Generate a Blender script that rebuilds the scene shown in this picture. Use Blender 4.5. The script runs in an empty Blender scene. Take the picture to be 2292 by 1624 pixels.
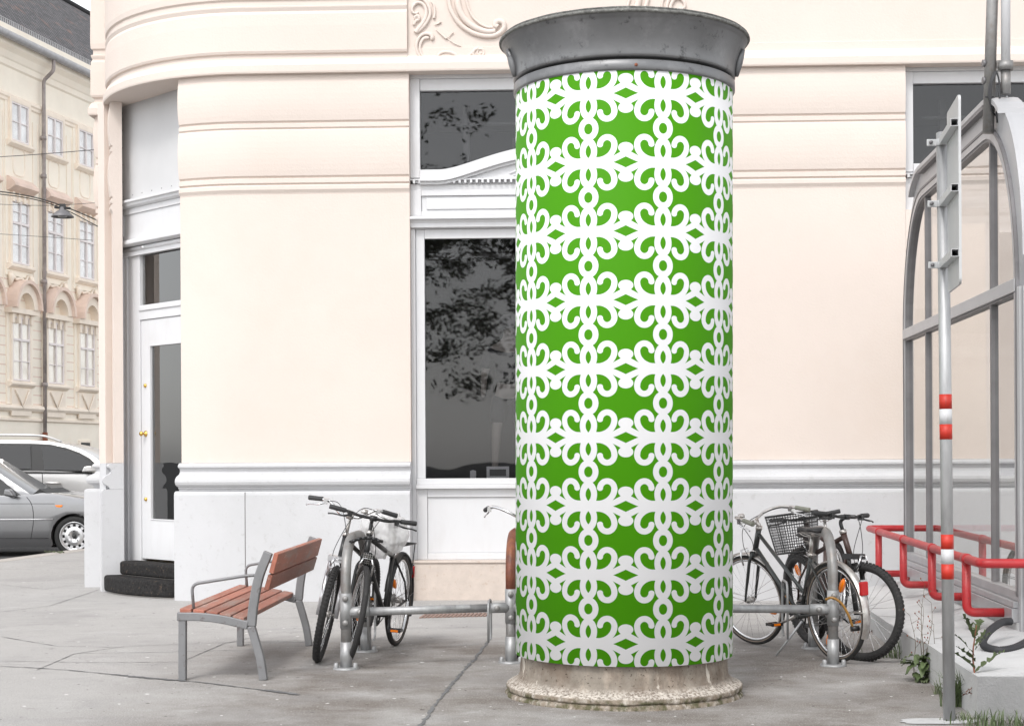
import bpy, bmesh, math, random
from mathutils import Matrix, Vector, noise
random.seed(7)
R = math.radians
sc = bpy.context.scene
col = sc.collection

# ------------------------------------------------------------------ camera
CH, FPX, CX, HY, ROLL = 1.45, 3600.0, 1146.0, 1020.0, 0.0055   # eye height, focal length / centre in 2292x1624 photo units
cd = bpy.data.cameras.new('camera')
cam = bpy.data.objects.new('camera', cd)
col.objects.link(cam)
cam.matrix_world = Matrix.Translation((0, 0, CH)) @ Matrix.Rotation(R(90), 4, 'X') @ Matrix.Rotation(-ROLL, 4, 'Z')
cd.sensor_width = 36.0
cd.lens = 36.0 * FPX / 2292.0
cd.shift_y = (HY - 812.0) / 2292.0
cd.clip_end = 2000
sc.camera = cam

# ------------------------------------------------------------------ light
SUN_EL, SUN_AZ = R(50), R(203)          # from behind and left of the camera (azimuth measured clockwise from +Y)
w = bpy.data.worlds.new('World')
sc.world = w
w.use_nodes = True
nt = w.node_tree
bg = nt.nodes['Background']
sky = nt.nodes.new('ShaderNodeTexSky')
sky.sky_type = 'NISHITA'
sky.sun_disc = False
sky.sun_elevation = SUN_EL
sky.sun_rotation = SUN_AZ
sky.air_density = 1.0
sky.dust_density = 1.0
sky.ozone_density = 0.5
hs = nt.nodes.new('ShaderNodeHueSaturation')
hs.inputs['Saturation'].default_value = 0.12
hs.inputs['Value'].default_value = 1.0
nt.links.new(sky.outputs[0], hs.inputs['Color'])
nt.links.new(hs.outputs[0], bg.inputs[0])
bg.inputs[1].default_value = 0.15
sd = bpy.data.lights.new('sun', 'SUN')
sd.energy = 0.75
sd.angle = R(14)
sd.color = (1.0, 0.965, 0.93)
sun = bpy.data.objects.new('sun', sd)
col.objects.link(sun)
sdir = Vector((math.sin(SUN_AZ) * math.cos(SUN_EL), math.cos(SUN_AZ) * math.cos(SUN_EL), math.sin(SUN_EL)))
sun.rotation_euler = sdir.to_track_quat('Z', 'Y').to_euler()
vs = sc.view_settings
vs.view_transform = 'Standard'
vs.look = 'None'
vs.exposure = 1.2
vs.gamma = 1.0

# ------------------------------------------------------------------ materials
MAT = {}

def pmat(name, c, rough=0.6, metal=0.0, var=0.06, scale=6.0, bump=0.0, bscale=60.0, stain=None, stain_amt=0.0,
         stain_scale=3.0, spec=0.5, coat=0.0, stretch=(1, 1, 1), speck=None, speck_amt=0.0, speck_scale=90.0):
    m = bpy.data.materials.new(name)
    m.use_nodes = True
    n = m.node_tree
    b = n.nodes['Principled BSDF']
    b.inputs['Roughness'].default_value = rough
    b.inputs['Metallic'].default_value = metal
    b.inputs['Specular IOR Level'].default_value = spec
    b.inputs['Coat Weight'].default_value = coat
    tc = n.nodes.new('ShaderNodeTexCoord')
    mp = n.nodes.new('ShaderNodeMapping')
    mp.inputs['Scale'].default_value = stretch
    n.links.new(tc.outputs['Object'], mp.inputs[0])

    def noise_node(s, d=6, r=0.6):
        t = n.nodes.new('ShaderNodeTexNoise')
        t.inputs['Scale'].default_value = s
        t.inputs['Detail'].default_value = d
        t.inputs['Roughness'].default_value = r
        n.links.new(mp.outputs[0], t.inputs['Vector'])
        return t
    t = noise_node(scale)
    r = n.nodes.new('ShaderNodeValToRGB')
    r.color_ramp.elements[0].position = 0.3
    r.color_ramp.elements[1].position = 0.72
    r.color_ramp.elements[0].color = tuple(max(0, x * (1 - var)) for x in c) + (1,)
    r.color_ramp.elements[1].color = tuple(min(1, x * (1 + var)) for x in c) + (1,)
    n.links.new(t.outputs[0], r.inputs[0])
    out = r.outputs[0]

    def mixin(out, colr, amt, s, lo, hi):
        q = noise_node(s, 8, 0.7)
        cr = n.nodes.new('ShaderNodeMapRange')
        cr.inputs[1].default_value = lo
        cr.inputs[2].default_value = hi
        cr.inputs[3].default_value = 0
        cr.inputs[4].default_value = amt
        n.links.new(q.outputs[0], cr.inputs[0])
        mx = n.nodes.new('ShaderNodeMix')
        mx.data_type = 'RGBA'
        n.links.new(cr.outputs[0], mx.inputs[0])
        n.links.new(out, mx.inputs[6])
        mx.inputs[7].default_value = tuple(colr) + (1,)
        return mx.outputs[2]
    if stain:
        out = mixin(out, stain, stain_amt, stain_scale, 0.5, 0.68)
    if speck:
        out = mixin(out, speck, speck_amt, speck_scale, 0.58, 0.66)
    n.links.new(out, b.inputs['Base Color'])
    if bump > 0:
        q = noise_node(bscale, 5, 0.6)
        bp = n.nodes.new('ShaderNodeBump')
        bp.inputs['Strength'].default_value = bump
        bp.inputs['Distance'].default_value = 0.01
        n.links.new(q.outputs[0], bp.inputs['Height'])
        n.links.new(bp.outputs[0], b.inputs['Normal'])
    MAT[name] = m
    return m

def glass_mat(name, refl=1.0, tint=(0.9, 0.92, 0.92), rough=0.0, wob=0.0):
    m = bpy.data.materials.new(name)
    m.use_nodes = True
    n = m.node_tree
    n.nodes.clear()
    o = n.nodes.new('ShaderNodeOutputMaterial')
    tr = n.nodes.new('ShaderNodeBsdfTransparent')
    tr.inputs[0].default_value = tuple(tint) + (1,)
    gl = n.nodes.new('ShaderNodeBsdfGlossy')
    gl.inputs['Roughness'].default_value = rough
    fr = n.nodes.new('ShaderNodeFresnel')
    fr.inputs[0].default_value = 1.5
    mu = n.nodes.new('ShaderNodeMath')
    mu.operation = 'MULTIPLY'
    mu.use_clamp = True
    mu.inputs[1].default_value = refl
    n.links.new(fr.outputs[0], mu.inputs[0])
    if wob:
        tc = n.nodes.new('ShaderNodeTexCoord')
        q = n.nodes.new('ShaderNodeTexNoise')
        q.inputs['Scale'].default_value = 1.3
        q.inputs['Detail'].default_value = 1
        bp = n.nodes.new('ShaderNodeBump')
        bp.inputs['Strength'].default_value = wob
        bp.inputs['Distance'].default_value = 0.05
        n.links.new(tc.outputs['Object'], q.inputs['Vector'])
        n.links.new(q.outputs[0], bp.inputs['Height'])
        n.links.new(bp.outputs[0], gl.inputs['Normal'])
    mx = n.nodes.new('ShaderNodeMixShader')
    n.links.new(mu.outputs[0], mx.inputs[0])
    n.links.new(tr.outputs[0], mx.inputs[1])
    n.links.new(gl.outputs[0], mx.inputs[2])
    n.links.new(mx.outputs[0], o.inputs[0])
    MAT[name] = m
    return m

pmat('cream_render', (0.66, 0.58, 0.525), 0.9, var=0.03, scale=0.8, bump=0.25, bscale=45, spec=0.2,
     stain=(0.64, 0.545, 0.48), stain_amt=0.4, stain_scale=0.9)
pmat('grey_render', (0.53, 0.53, 0.54), 0.9, var=0.03, scale=1.6, bump=0.25, bscale=50, spec=0.2,
     stain=(0.44, 0.44, 0.44), stain_amt=0.3, stain_scale=1.1, speck=(0.36, 0.35, 0.34), speck_amt=0.3, speck_scale=14)
pmat('white_paint', (0.62, 0.62, 0.63), 0.45, var=0.02, scale=3, spec=0.4, stain=(0.52, 0.49, 0.48), stain_amt=0.25, stain_scale=4, stretch=(1, 1, .3))
pmat('board_grey', (0.55, 0.55, 0.555), 0.7, var=0.05, scale=1.5)
pmat('stone_base', (0.55, 0.475, 0.42), 0.8, var=0.08, scale=9, bump=0.3, bscale=80, speck=(0.42, 0.30, 0.22), speck_amt=0.5, speck_scale=22)
pmat('joint_dark', (0.10, 0.09, 0.085), 0.9)
pmat('interior_dark', (0.075, 0.075, 0.075), 0.9)
pmat('interior_grey', (0.12, 0.12, 0.12), 0.9)
pmat('door_interior', (0.7, 0.65, 0.56), 0.9)
pmat('brass', (0.75, 0.48, 0.13), 0.25, 1.0)
pmat('mat_black', (0.03, 0.029, 0.029), 0.95, var=0.4, scale=40, bump=0.8, bscale=160, spec=0.1, speck=(0.25, 0.17, 0.12), speck_amt=0.35, speck_scale=25)
pmat('step_stone', (0.35, 0.33, 0.31), 0.9)
pmat('alu', (0.42, 0.42, 0.43), 0.42, 0.45, var=0.08, scale=5, stretch=(1, 1, .3))
pmat('alu_dark', (0.17, 0.165, 0.17), 0.5, 0.3, var=0.15, scale=5)
pmat('alu_sheet', (0.43, 0.43, 0.44), 0.45, 0.25, var=0.06, scale=2.5)
pmat('concrete_white', (0.50, 0.50, 0.50), 0.9, var=0.07, scale=2.2, bump=0.5, bscale=70, spec=0.2,
     stain=(0.33, 0.33, 0.33), stain_amt=0.5, stain_scale=2.5)
pmat('red_paint', (0.37, 0.016, 0.02), 0.42, var=0.14, scale=5, spec=0.5, stain=(0.50, 0.10, 0.095), stain_amt=0.4, stain_scale=6, speck=(0.12, 0.02, 0.02), speck_amt=0.7, speck_scale=38, bump=0.1)
pmat('galv', (0.36, 0.362, 0.365), 0.5, 0.55, var=0.16, scale=26, bump=0.08, bscale=120, stretch=(1, 1, .25), stain=(0.48, 0.48, 0.48), stain_amt=0.4, stain_scale=12)
pmat('galv_dull', (0.27, 0.265, 0.26), 0.5, 0.55, var=0.15, scale=12, bump=0.12, bscale=90, stain=(0.20, 0.15, 0.12), stain_amt=0.45, stain_scale=9)
pmat('rust_pipe', (0.17, 0.055, 0.032), 0.5, 0.1, var=0.4, scale=9, stain=(0.30, 0.11, 0.03), stain_amt=0.7, stain_scale=8, bump=0.2)
pmat('rust', (0.22, 0.075, 0.04), 0.85, var=0.4, scale=30, bump=0.4)
pmat('sign_red', (0.45, 0.022, 0.010), 0.5, var=0.1, scale=18, stretch=(1, 1, .2), speck=(0.30, 0.05, 0.04), speck_amt=0.6, speck_scale=50)
pmat('sign_white', (0.50, 0.50, 0.51), 0.5, var=0.06, scale=18, stretch=(1, 1, .2), speck=(0.35, 0.34, 0.33), speck_amt=0.5, speck_scale=40)
pmat('sheet_light', (0.50, 0.505, 0.51), 0.4, 0.35, var=0.05, scale=4)
pmat('zinc', (0.17, 0.172, 0.176), 0.42, 0.5, var=0.25, scale=2.0, bump=0.12, bscale=16, stain=(0.34, 0.34, 0.345), stain_amt=0.55, stain_scale=2.2, speck=(0.05, 0.05, 0.05), speck_amt=0.7, speck_scale=11)
pmat('zinc_edge', (0.16, 0.16, 0.15), 0.85, 0.0, var=0.5, scale=30, bump=0.6, bscale=60, speck=(0.45, 0.45, 0.42), speck_amt=0.7, speck_scale=45)
pmat('frame_black', (0.018, 0.018, 0.019), 0.35, var=0.15, spec=0.5)
pmat('frame_grey', (0.045, 0.048, 0.048), 0.32, 0.2, var=0.15)
pmat('frame_silver', (0.60, 0.60, 0.62), 0.3, 0.7, var=0.06)
pmat('frame_brown', (0.055, 0.03, 0.025), 0.4, 0.0, var=0.2)
pmat('rubber', (0.022, 0.021, 0.021), 0.8, var=0.25, scale=40, speck=(0.09, 0.085, 0.08), speck_amt=0.5, speck_scale=30)
pmat('rubber_tan', (0.19, 0.15, 0.12), 0.8, var=0.2)
pmat('grip', (0.035, 0.035, 0.036), 0.7)
pmat('grip_grey', (0.22, 0.22, 0.18), 0.7)
pmat('chrome', (0.72, 0.72, 0.73), 0.2, 0.95, var=0.05)
pmat('chrome_old', (0.50, 0.48, 0.46), 0.35, 0.8, var=0.2, scale=20, stain=(0.25, 0.14, 0.1), stain_amt=0.35, stain_scale=18)
pmat('orange', (0.95, 0.22, 0.0), 0.3, var=0.05)
pmat('red_lens', (0.42, 0.01, 0.012), 0.3)
pmat('yellow', (0.85, 0.62, 0.02), 0.4)
pmat('cable_gold', (0.30, 0.15, 0.03), 0.4, var=0.2)
pmat('leather', (0.03, 0.029, 0.03), 0.5, var=0.3)
pmat('bench_wood', (0.30, 0.105, 0.068), 0.55, var=0.18, scale=5, stretch=(3, .6, 3), bump=0.15, bscale=30,
     stain=(0.26, 0.20, 0.17), stain_amt=0.85, stain_scale=2.2, speck=(0.6, 0.42, 0.35), speck_amt=0.35, speck_scale=12)
pmat('bench_metal', (0.20, 0.20, 0.205), 0.5, 0.3, var=0.1, scale=8, speck=(0.09, 0.06, 0.05), speck_amt=0.7, speck_scale=13)
pmat('facade_yellow', (0.90, 0.83, 0.72), 0.9, var=0.05, scale=1.2, stain=(0.88, 0.74, 0.62), stain_amt=0.35, stain_scale=0.9)
pmat('facade_trim', (0.87, 0.77, 0.66), 0.9, var=0.07, scale=2)
pmat('facade_red', (0.76, 0.60, 0.51), 0.9, var=0.12, scale=2)
pmat('win_white', (0.78, 0.72, 0.71), 0.6)
pmat('roof_metal', (0.38, 0.38, 0.39), 0.5, 0.4, var=0.15)
pmat('pipe_brown', (0.33, 0.29, 0.28), 0.6, 0.1, var=0.3, scale=4)
pmat('tyre_black', (0.015, 0.015, 0.015), 0.8)
pmat('car_grey', (0.205, 0.205, 0.21), 0.28, 0.75, var=0.03, coat=0.6)
pmat('car_silver', (0.50, 0.49, 0.48), 0.3, 0.35, var=0.03, coat=0.6)
pmat('car_dark', (0.02, 0.02, 0.02), 0.6)
pmat('alloy', (0.55, 0.55, 0.56), 0.3, 0.8)
pmat('leaf', (0.075, 0.105, 0.04), 0.6, var=0.45, scale=15)
pmat('tree_leaf', (0.12, 0.135, 0.08), 0.45, var=0.3, scale=15)
pmat('leaf_pale', (0.12, 0.145, 0.075), 0.6, var=0.4, scale=15)
pmat('leaf_dry', (0.16, 0.075, 0.045), 0.7, var=0.4, scale=25)
pmat('stem', (0.11, 0.085, 0.05), 0.7, var=0.3)
pmat('stem_red', (0.20, 0.07, 0.04), 0.7, var=0.3)
pmat('asphalt_road', (0.055, 0.055, 0.056), 0.9, var=0.25, scale=8, bump=0.4, bscale=120)
pmat('kerb_stone', (0.42, 0.39, 0.36), 0.85, var=0.15, scale=6, bump=0.3)
pmat('cement', (0.44, 0.44, 0.44), 0.9, var=0.12, scale=20, bump=0.4)
pmat('crack', (0.14, 0.14, 0.142), 0.9, var=0.3, scale=10)
pmat('seam', (0.17, 0.165, 0.165), 0.9, var=0.4, scale=5)
pmat('brick_grate', (0.25, 0.17, 0.14), 0.9, var=0.3, scale=20)
pmat('hose', (0.03, 0.03, 0.033), 0.6)
pmat('skin_mannequin', (0.30, 0.27, 0.24), 0.6)
pmat('cloth_dark', (0.03, 0.03, 0.035), 0.9)
pmat('curtain', (0.85, 0.83, 0.82), 0.9, var=0.3, scale=1.6, stretch=(1, 1, .8))
pmat('paper', (0.7, 0.7, 0.7), 0.8)
glass_mat('glass_shop', 0.9, (0.78, 0.78, 0.79), rough=0.016, wob=0.05)
glass_mat('glass_door', 2.6, (0.75, 0.75, 0.75), rough=0.0, wob=0.03)
glass_mat('glass_kiosk', 0.7, (0.965, 0.96, 0.94))
glass_mat('glass_window', 0.3, (0.97, 0.97, 0.97), wob=1.0)
glass_mat('glass_car', 1.3, (0.35, 0.35, 0.35))

# pavement: mastic asphalt, patchy light grey turning darker and browner around the column and racks
def pavement_mat():
    m = pmat('pavement_mat', (0.40, 0.388, 0.375), 0.9, var=0.06, scale=0.9, bump=0.6, bscale=150, spec=0.25)
    n = m.node_tree
    b = n.nodes['Principled BSDF']
    src = b.inputs['Base Color'].links[0].from_socket
    tc = n.nodes.new('ShaderNodeTexCoord')

    def layer(src, colr, scale, lo, hi, amt, detail=8, st=(1, 1, 1), rough=0.65):
        mp = n.nodes.new('ShaderNodeMapping')
        mp.inputs['Scale'].default_value = st
        n.links.new(tc.outputs['Object'], mp.inputs[0])
        q = n.nodes.new('ShaderNodeTexNoise')
        q.inputs['Scale'].default_value = scale
        q.inputs['Detail'].default_value = detail
        q.inputs['Roughness'].default_value = rough
        n.links.new(mp.outputs[0], q.inputs['Vector'])
        cr = n.nodes.new('ShaderNodeMapRange')
        cr.inputs[1].default_value = lo
        cr.inputs[2].default_value = hi
        cr.inputs[4].default_value = amt
        n.links.new(q.outputs[0], cr.inputs[0])
        mx = n.nodes.new('ShaderNodeMix')
        mx.data_type = 'RGBA'
        n.links.new(cr.outputs[0], mx.inputs[0])
        n.links.new(src, mx.inputs[6])
        mx.inputs[7].default_value = tuple(colr) + (1,)
        return mx.outputs[2], mx.inputs[0], cr
    # darker, browner zone of the paving right of the bench, broken by noise
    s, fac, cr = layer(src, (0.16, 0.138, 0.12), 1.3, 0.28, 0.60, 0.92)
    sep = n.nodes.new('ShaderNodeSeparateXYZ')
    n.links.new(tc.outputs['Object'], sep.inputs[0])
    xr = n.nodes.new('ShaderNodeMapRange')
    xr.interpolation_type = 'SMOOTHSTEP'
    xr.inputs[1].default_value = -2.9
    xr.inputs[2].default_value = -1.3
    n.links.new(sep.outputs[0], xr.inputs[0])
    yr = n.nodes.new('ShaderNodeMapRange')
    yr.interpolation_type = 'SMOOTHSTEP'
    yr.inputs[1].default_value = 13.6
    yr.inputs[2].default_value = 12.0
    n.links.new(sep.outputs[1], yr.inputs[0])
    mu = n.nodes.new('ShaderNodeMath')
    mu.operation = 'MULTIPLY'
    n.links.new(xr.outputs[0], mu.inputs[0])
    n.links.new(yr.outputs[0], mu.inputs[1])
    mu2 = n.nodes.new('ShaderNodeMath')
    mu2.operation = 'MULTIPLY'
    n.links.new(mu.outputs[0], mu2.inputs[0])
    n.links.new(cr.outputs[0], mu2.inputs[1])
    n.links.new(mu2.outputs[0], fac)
    s, _, _ = layer(s, (0.25, 0.245, 0.245), 2.3, 0.52, 0.66, 0.32, st=(.8, 1.1, 1))
    s, _, _ = layer(s, (0.52, 0.515, 0.51), 3.1, 0.55, 0.7, 0.3, st=(.8, 1, 1))
    s, _, _ = layer(s, (0.12, 0.11, 0.105), 120, 0.54, 0.64, 0.6, 3)
    s, _, _ = layer(s, (0.62, 0.60, 0.59), 95, 0.57, 0.66, 0.55, 3)
    s, _, _ = layer(s, (0.20, 0.185, 0.175), 7, 0.60, 0.72, 0.45, 6)
    s, _, _ = layer(s, (0.26, 0.25, 0.245), .45, 0.5, 0.6, 0.35, 5)
    s, _, _ = layer(s, (0.05, 0.045, 0.04), 16, 0.735, 0.75, 0.8, 1)
    s, _, _ = layer(s, (0.75, 0.74, 0.73), 13, 0.745, 0.76, 0.8, 1)
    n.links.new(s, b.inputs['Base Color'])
pavement_mat()

def vary_by_object(name, amt):
    n = MAT[name].node_tree
    b = n.nodes['Principled BSDF']
    src = b.inputs['Base Color'].links[0].from_socket
    oi = n.nodes.new('ShaderNodeObjectInfo')
    mr = n.nodes.new('ShaderNodeMapRange'); mr.inputs[3].default_value = 1 - amt; mr.inputs[4].default_value = 1 + amt
    h = n.nodes.new('ShaderNodeHueSaturation')
    n.links.new(oi.outputs['Random'], mr.inputs[0]); n.links.new(mr.outputs[0], h.inputs['Value']); n.links.new(src, h.inputs['Color'])
    n.links.new(h.outputs[0], b.inputs['Base Color'])
vary_by_object('bench_wood', .22)

def roof_tile_mat():
    m = pmat('roof_tiles', (0.085, 0.082, 0.085), 0.8, var=0.35, scale=2.0)
    n = m.node_tree
    b = n.nodes['Principled BSDF']
    src = b.inputs['Base Color'].links[0].from_socket
    uv = n.nodes.new('ShaderNodeTexCoord')
    br = n.nodes.new('ShaderNodeTexBrick')
    br.inputs['Scale'].default_value = 1.0
    br.inputs['Color1'].default_value = (0.09, 0.088, 0.092, 1)
    br.inputs['Color2'].default_value = (0.17, 0.16, 0.165, 1)
    br.inputs['Mortar'].default_value = (0.02, 0.02, 0.022, 1)
    br.inputs['Mortar Size'].default_value = 0.03
    br.inputs['Mortar Smooth'].default_value = 0.3
    br.inputs['Brick Width'].default_value = 0.22
    br.inputs['Row Height'].default_value = 0.17
    n.links.new(uv.outputs['UV'], br.inputs['Vector'])
    q = n.nodes.new('ShaderNodeTexNoise')
    q.inputs['Scale'].default_value = 1.7
    q.inputs['Detail'].default_value = 6
    n.links.new(uv.outputs['UV'], q.inputs['Vector'])
    cr = n.nodes.new('ShaderNodeMapRange')
    cr.inputs[1].default_value = 0.58
    cr.inputs[2].default_value = 0.7
    cr.inputs[4].default_value = 0.5
    n.links.new(q.outputs[0], cr.inputs[0])
    mx = n.nodes.new('ShaderNodeMix')
    mx.data_type = 'RGBA'
    n.links.new(cr.outputs[0], mx.inputs[0])
    n.links.new(br.outputs[0], mx.inputs[6])
    mx.inputs[7].default_value = (0.28, 0.15, 0.11, 1)
    n.links.new(mx.outputs[2], b.inputs['Base Color'])
roof_tile_mat()

def stone_column_mat():
    m = pmat('column_stone', (0.25, 0.22, 0.185), 0.9, var=0.22, scale=7, bump=0.9, bscale=70, spec=0.2,
             stain=(0.44, 0.37, 0.30), stain_amt=0.6, stain_scale=9, stretch=(1, 1, .35))
    n = m.node_tree
    b = n.nodes['Principled BSDF']
    src = b.inputs['Base Color'].links[0].from_socket
    tc = n.nodes.new('ShaderNodeTexCoord')

    def layer(src, colr, scale, lo, hi, amt, zlo=None, zhi=None, st=(1, 1, 1)):
        mp = n.nodes.new('ShaderNodeMapping')
        mp.inputs['Scale'].default_value = st
        n.links.new(tc.outputs['Object'], mp.inputs[0])
        q = n.nodes.new('ShaderNodeTexNoise')
        q.inputs['Scale'].default_value = scale
        q.inputs['Detail'].default_value = 6
        q.inputs['Roughness'].default_value = 0.65
        n.links.new(mp.outputs[0], q.inputs['Vector'])
        cr = n.nodes.new('ShaderNodeMapRange')
        cr.inputs[1].default_value = lo
        cr.inputs[2].default_value = hi
        cr.inputs[4].default_value = amt
        n.links.new(q.outputs[0], cr.inputs[0])
        f = cr.outputs[0]
        if zlo is not None:
            sep = n.nodes.new('ShaderNodeSeparateXYZ')
            n.links.new(tc.outputs['Object'], sep.inputs[0])
            zr = n.nodes.new('ShaderNodeMapRange')
            zr.inputs[1].default_value = zlo
            zr.inputs[2].default_value = zhi
            n.links.new(sep.outputs[2], zr.inputs[0])
            mu = n.nodes.new('ShaderNodeMath')
            mu.operation = 'MULTIPLY'
            n.links.new(f, mu.inputs[0])
            n.links.new(zr.outputs[0], mu.inputs[1])
            f = mu.outputs[0]
        mx = n.nodes.new('ShaderNodeMix')
        mx.data_type = 'RGBA'
        n.links.new(f, mx.inputs[0])
        n.links.new(src, mx.inputs[6])
        mx.inputs[7].default_value = tuple(colr) + (1,)
        return mx.outputs[2]
    s = layer(src, (0.14, 0.105, 0.08), 3.5, 0.45, 0.6, 0.7)
    s = layer(s, (0.05, 0.035, 0.025), 45, 0.60, 0.65, 0.9)
    s = layer(s, (0.06, 0.045, 0.035), 17, 0.66, 0.70, 0.8)
    s = layer(s, (0.60, 0.55, 0.49), 60, 0.42, 0.56, 0.85, 0.115, 0.08)
    s = layer(s, (0.62, 0.57, 0.50), 5, 0.60, 0.63, 0.7, st=(1.6, 1.6, .25))
    s = layer(s, (0.17, 0.13, 0.09), 30, 0.4, 0.55, 0.8, 0.066, 0.060)
    s = layer(s, (0.075, 0.075, 0.035), 14, 0.46, 0.58, 0.85, 0.066, 0.045)
    n.links.new(s, b.inputs['Base Color'])
stone_column_mat()

# ---- tiny expression compiler for node maths (used for the printed ornament of the poster)
class E:
    def __init__(s, nt, v):
        s.nt, s.v = nt, v

    def _op(s, op, *a, clamp=False):
        n = s.nt.nodes.new('ShaderNodeMath')
        n.operation = op
        n.use_clamp = clamp
        for i, x in enumerate((s,) + a):
            x = x.v if isinstance(x, E) else x
            if isinstance(x, (int, float)):
                n.inputs[i].default_value = x
            else:
                s.nt.links.new(x, n.inputs[i])
        return E(s.nt, n.outputs[0])
    def __add__(s, o): return s._op('ADD', o)
    def __sub__(s, o): return s._op('SUBTRACT', o)
    def __mul__(s, o): return s._op('MULTIPLY', o)
    def __truediv__(s, o): return s._op('DIVIDE', o)
    def lt(s, o): return s._op('LESS_THAN', o)
    def gt(s, o): return s._op('GREATER_THAN', o)
    def abs(s): return s._op('ABSOLUTE')
    def fract(s): return s._op('FRACT')
    def max(s, o): return s._op('MAXIMUM', o)
    def min(s, o): return s._op('MINIMUM', o)
    def pw(s, o): return s._op('POWER', o)

def poster_mat():
    m = bpy.data.materials.new('poster_print')
    m.use_nodes = True
    n = m.node_tree
    b = n.nodes['Principled BSDF']
    tc = n.nodes.new('ShaderNodeTexCoord')
    sp = n.nodes.new('ShaderNodeSeparateXYZ')
    n.links.new(tc.outputs['Object'], sp.inputs[0])
    X, Y, Z = (E(n, sp.outputs[i]) for i in range(3))
    ang = X._op('ARCTAN2', Y * -1.0)
    u = (ang - R(POSTER_PHI)) * (1 / R(37.7))
    v = (Z - POSTER_Z0) * (1 / POSTER_DZ)
    x = (((u + 100.5).fract()) - 0.5).abs() * 655.0
    y = (((v + 100.5).fract()) - 0.5).abs() * 653.0

    def ell(cx, cy, rx, ry):
        a = (x - cx) * (1 / rx)
        c = (y - cy) * (1 / ry)
        return a * a + c * c
    band = y.lt(52) * x.lt(235)
    shellB = ell(80, 165, 176, 167).lt(1) * ell(80, 165, 123, 114).gt(1) * x.gt(70) * y.lt(165.5)
    shellC = ell(167, 165, 89, 102).lt(1) * ell(167, 165, 37, 46).gt(1) * y.gt(165)
    bulb = ell(105, 170, 26, 24).lt(1)
    chain = ell(0, 112, 79, 128).lt(1)
    ring = ell(0, 326, 91, 112).lt(1)
    knob = ell(327.5, 137, 65, 51).lt(1)
    d = (x - 327.5).abs()
    neck = d.lt(46) * y.lt(110) * y.gt(40)
    # slight flare of the neck
    arm = d.lt(118) * y.lt((E(n, d.v) - 45).max(0) * -0.58 + 96)
    white = band.max(shellB).max(shellC).max(bulb).max(chain).max(ring).max(knob).max(arm).max(neck)
    l1 = (x + 67) * (x + 67) + (y - 111) * (y - 111)
    lens = l1.lt(92 * 92)
    hole = ell(0, 326, 38, 51).lt(1)
    dia = ((d * (1 / 110)).min(1) * -1.0 + 1.0).pw(1.12)
    diam = y.lt(dia * 53) * d.lt(110)
    green = lens.max(hole).max(diam)
    mask = white * (green * -1.0 + 1.0)
    mx = n.nodes.new('ShaderNodeMix')
    mx.data_type = 'RGBA'
    n.links.new(mask.v, mx.inputs[0])
    mx.inputs[6].default_value = (0.052, 0.235, 0.002, 1)
    mx.inputs[7].default_value = (0.68, 0.68, 0.69, 1)
    n.links.new(mx.outputs[2], b.inputs['Base Color'])
    b.inputs['Roughness'].default_value = 0.6
    b.inputs['Specular IOR Level'].default_value = 0.12
    q = n.nodes.new('ShaderNodeTexNoise')
    q.inputs['Scale'].default_value = 2.2
    q.inputs['Detail'].default_value = 2
    mp = n.nodes.new('ShaderNodeMapping')
    mp.inputs['Scale'].default_value = (1, 1, 2.2)
    n.links.new(tc.outputs['Object'], mp.inputs[0])
    n.links.new(mp.outputs[0], q.inputs['Vector'])
    bp = n.nodes.new('ShaderNodeBump')
    bp.inputs['Strength'].default_value = 0.12
    bp.inputs['Distance'].default_value = 0.02
    n.links.new(q.outputs[0], bp.inputs['Height'])
    n.links.new(bp.outputs[0], b.inputs['Normal'])
    MAT['poster_print'] = m

# ------------------------------------------------------------------ pixel -> world helpers (photo measured in 2292x1624 units)
def level(px, py):
    dx, dy = px - CX, py - HY
    return dx - ROLL * dy, dy + ROLL * dx

def G(px, py, z=0.0):
    dx, dy = level(px, py)
    Y = FPX * (CH - z) / dy
    return Vector((dx / FPX * Y, Y, z))

def P(px, py, Y):
    dx, dy = level(px, py)
    return Vector((dx / FPX * Y, Y, CH - dy / FPX * Y))

class Pl:
    """vertical plane: x = along (to the right), y = inward (away), z = up"""
    def __init__(s, O, t):
        s.O = Vector((O[0], O[1]))
        s.t = Vector((t[0], t[1])).normalized()
        s.n = Vector((-s.t.y, s.t.x))
        s.M = Matrix(((s.t.x, s.n.x, 0, s.O.x), (s.t.y, s.n.y, 0, s.O.y), (0, 0, 1, 0), (0, 0, 0, 1)))

    def hit(s, px, py, off=0.0):
        dx, dy = level(px, py)
        d = Vector((dx / FPX, 1.0))
        k = ((s.O + s.n * off).dot(s.n)) / d.dot(s.n)
        p = d * k
        return ((p - s.O).dot(s.t), CH - dy / FPX * k)

    def W(s, x, y, z):
        return s.M @ Vector((x, y, z))

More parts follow.
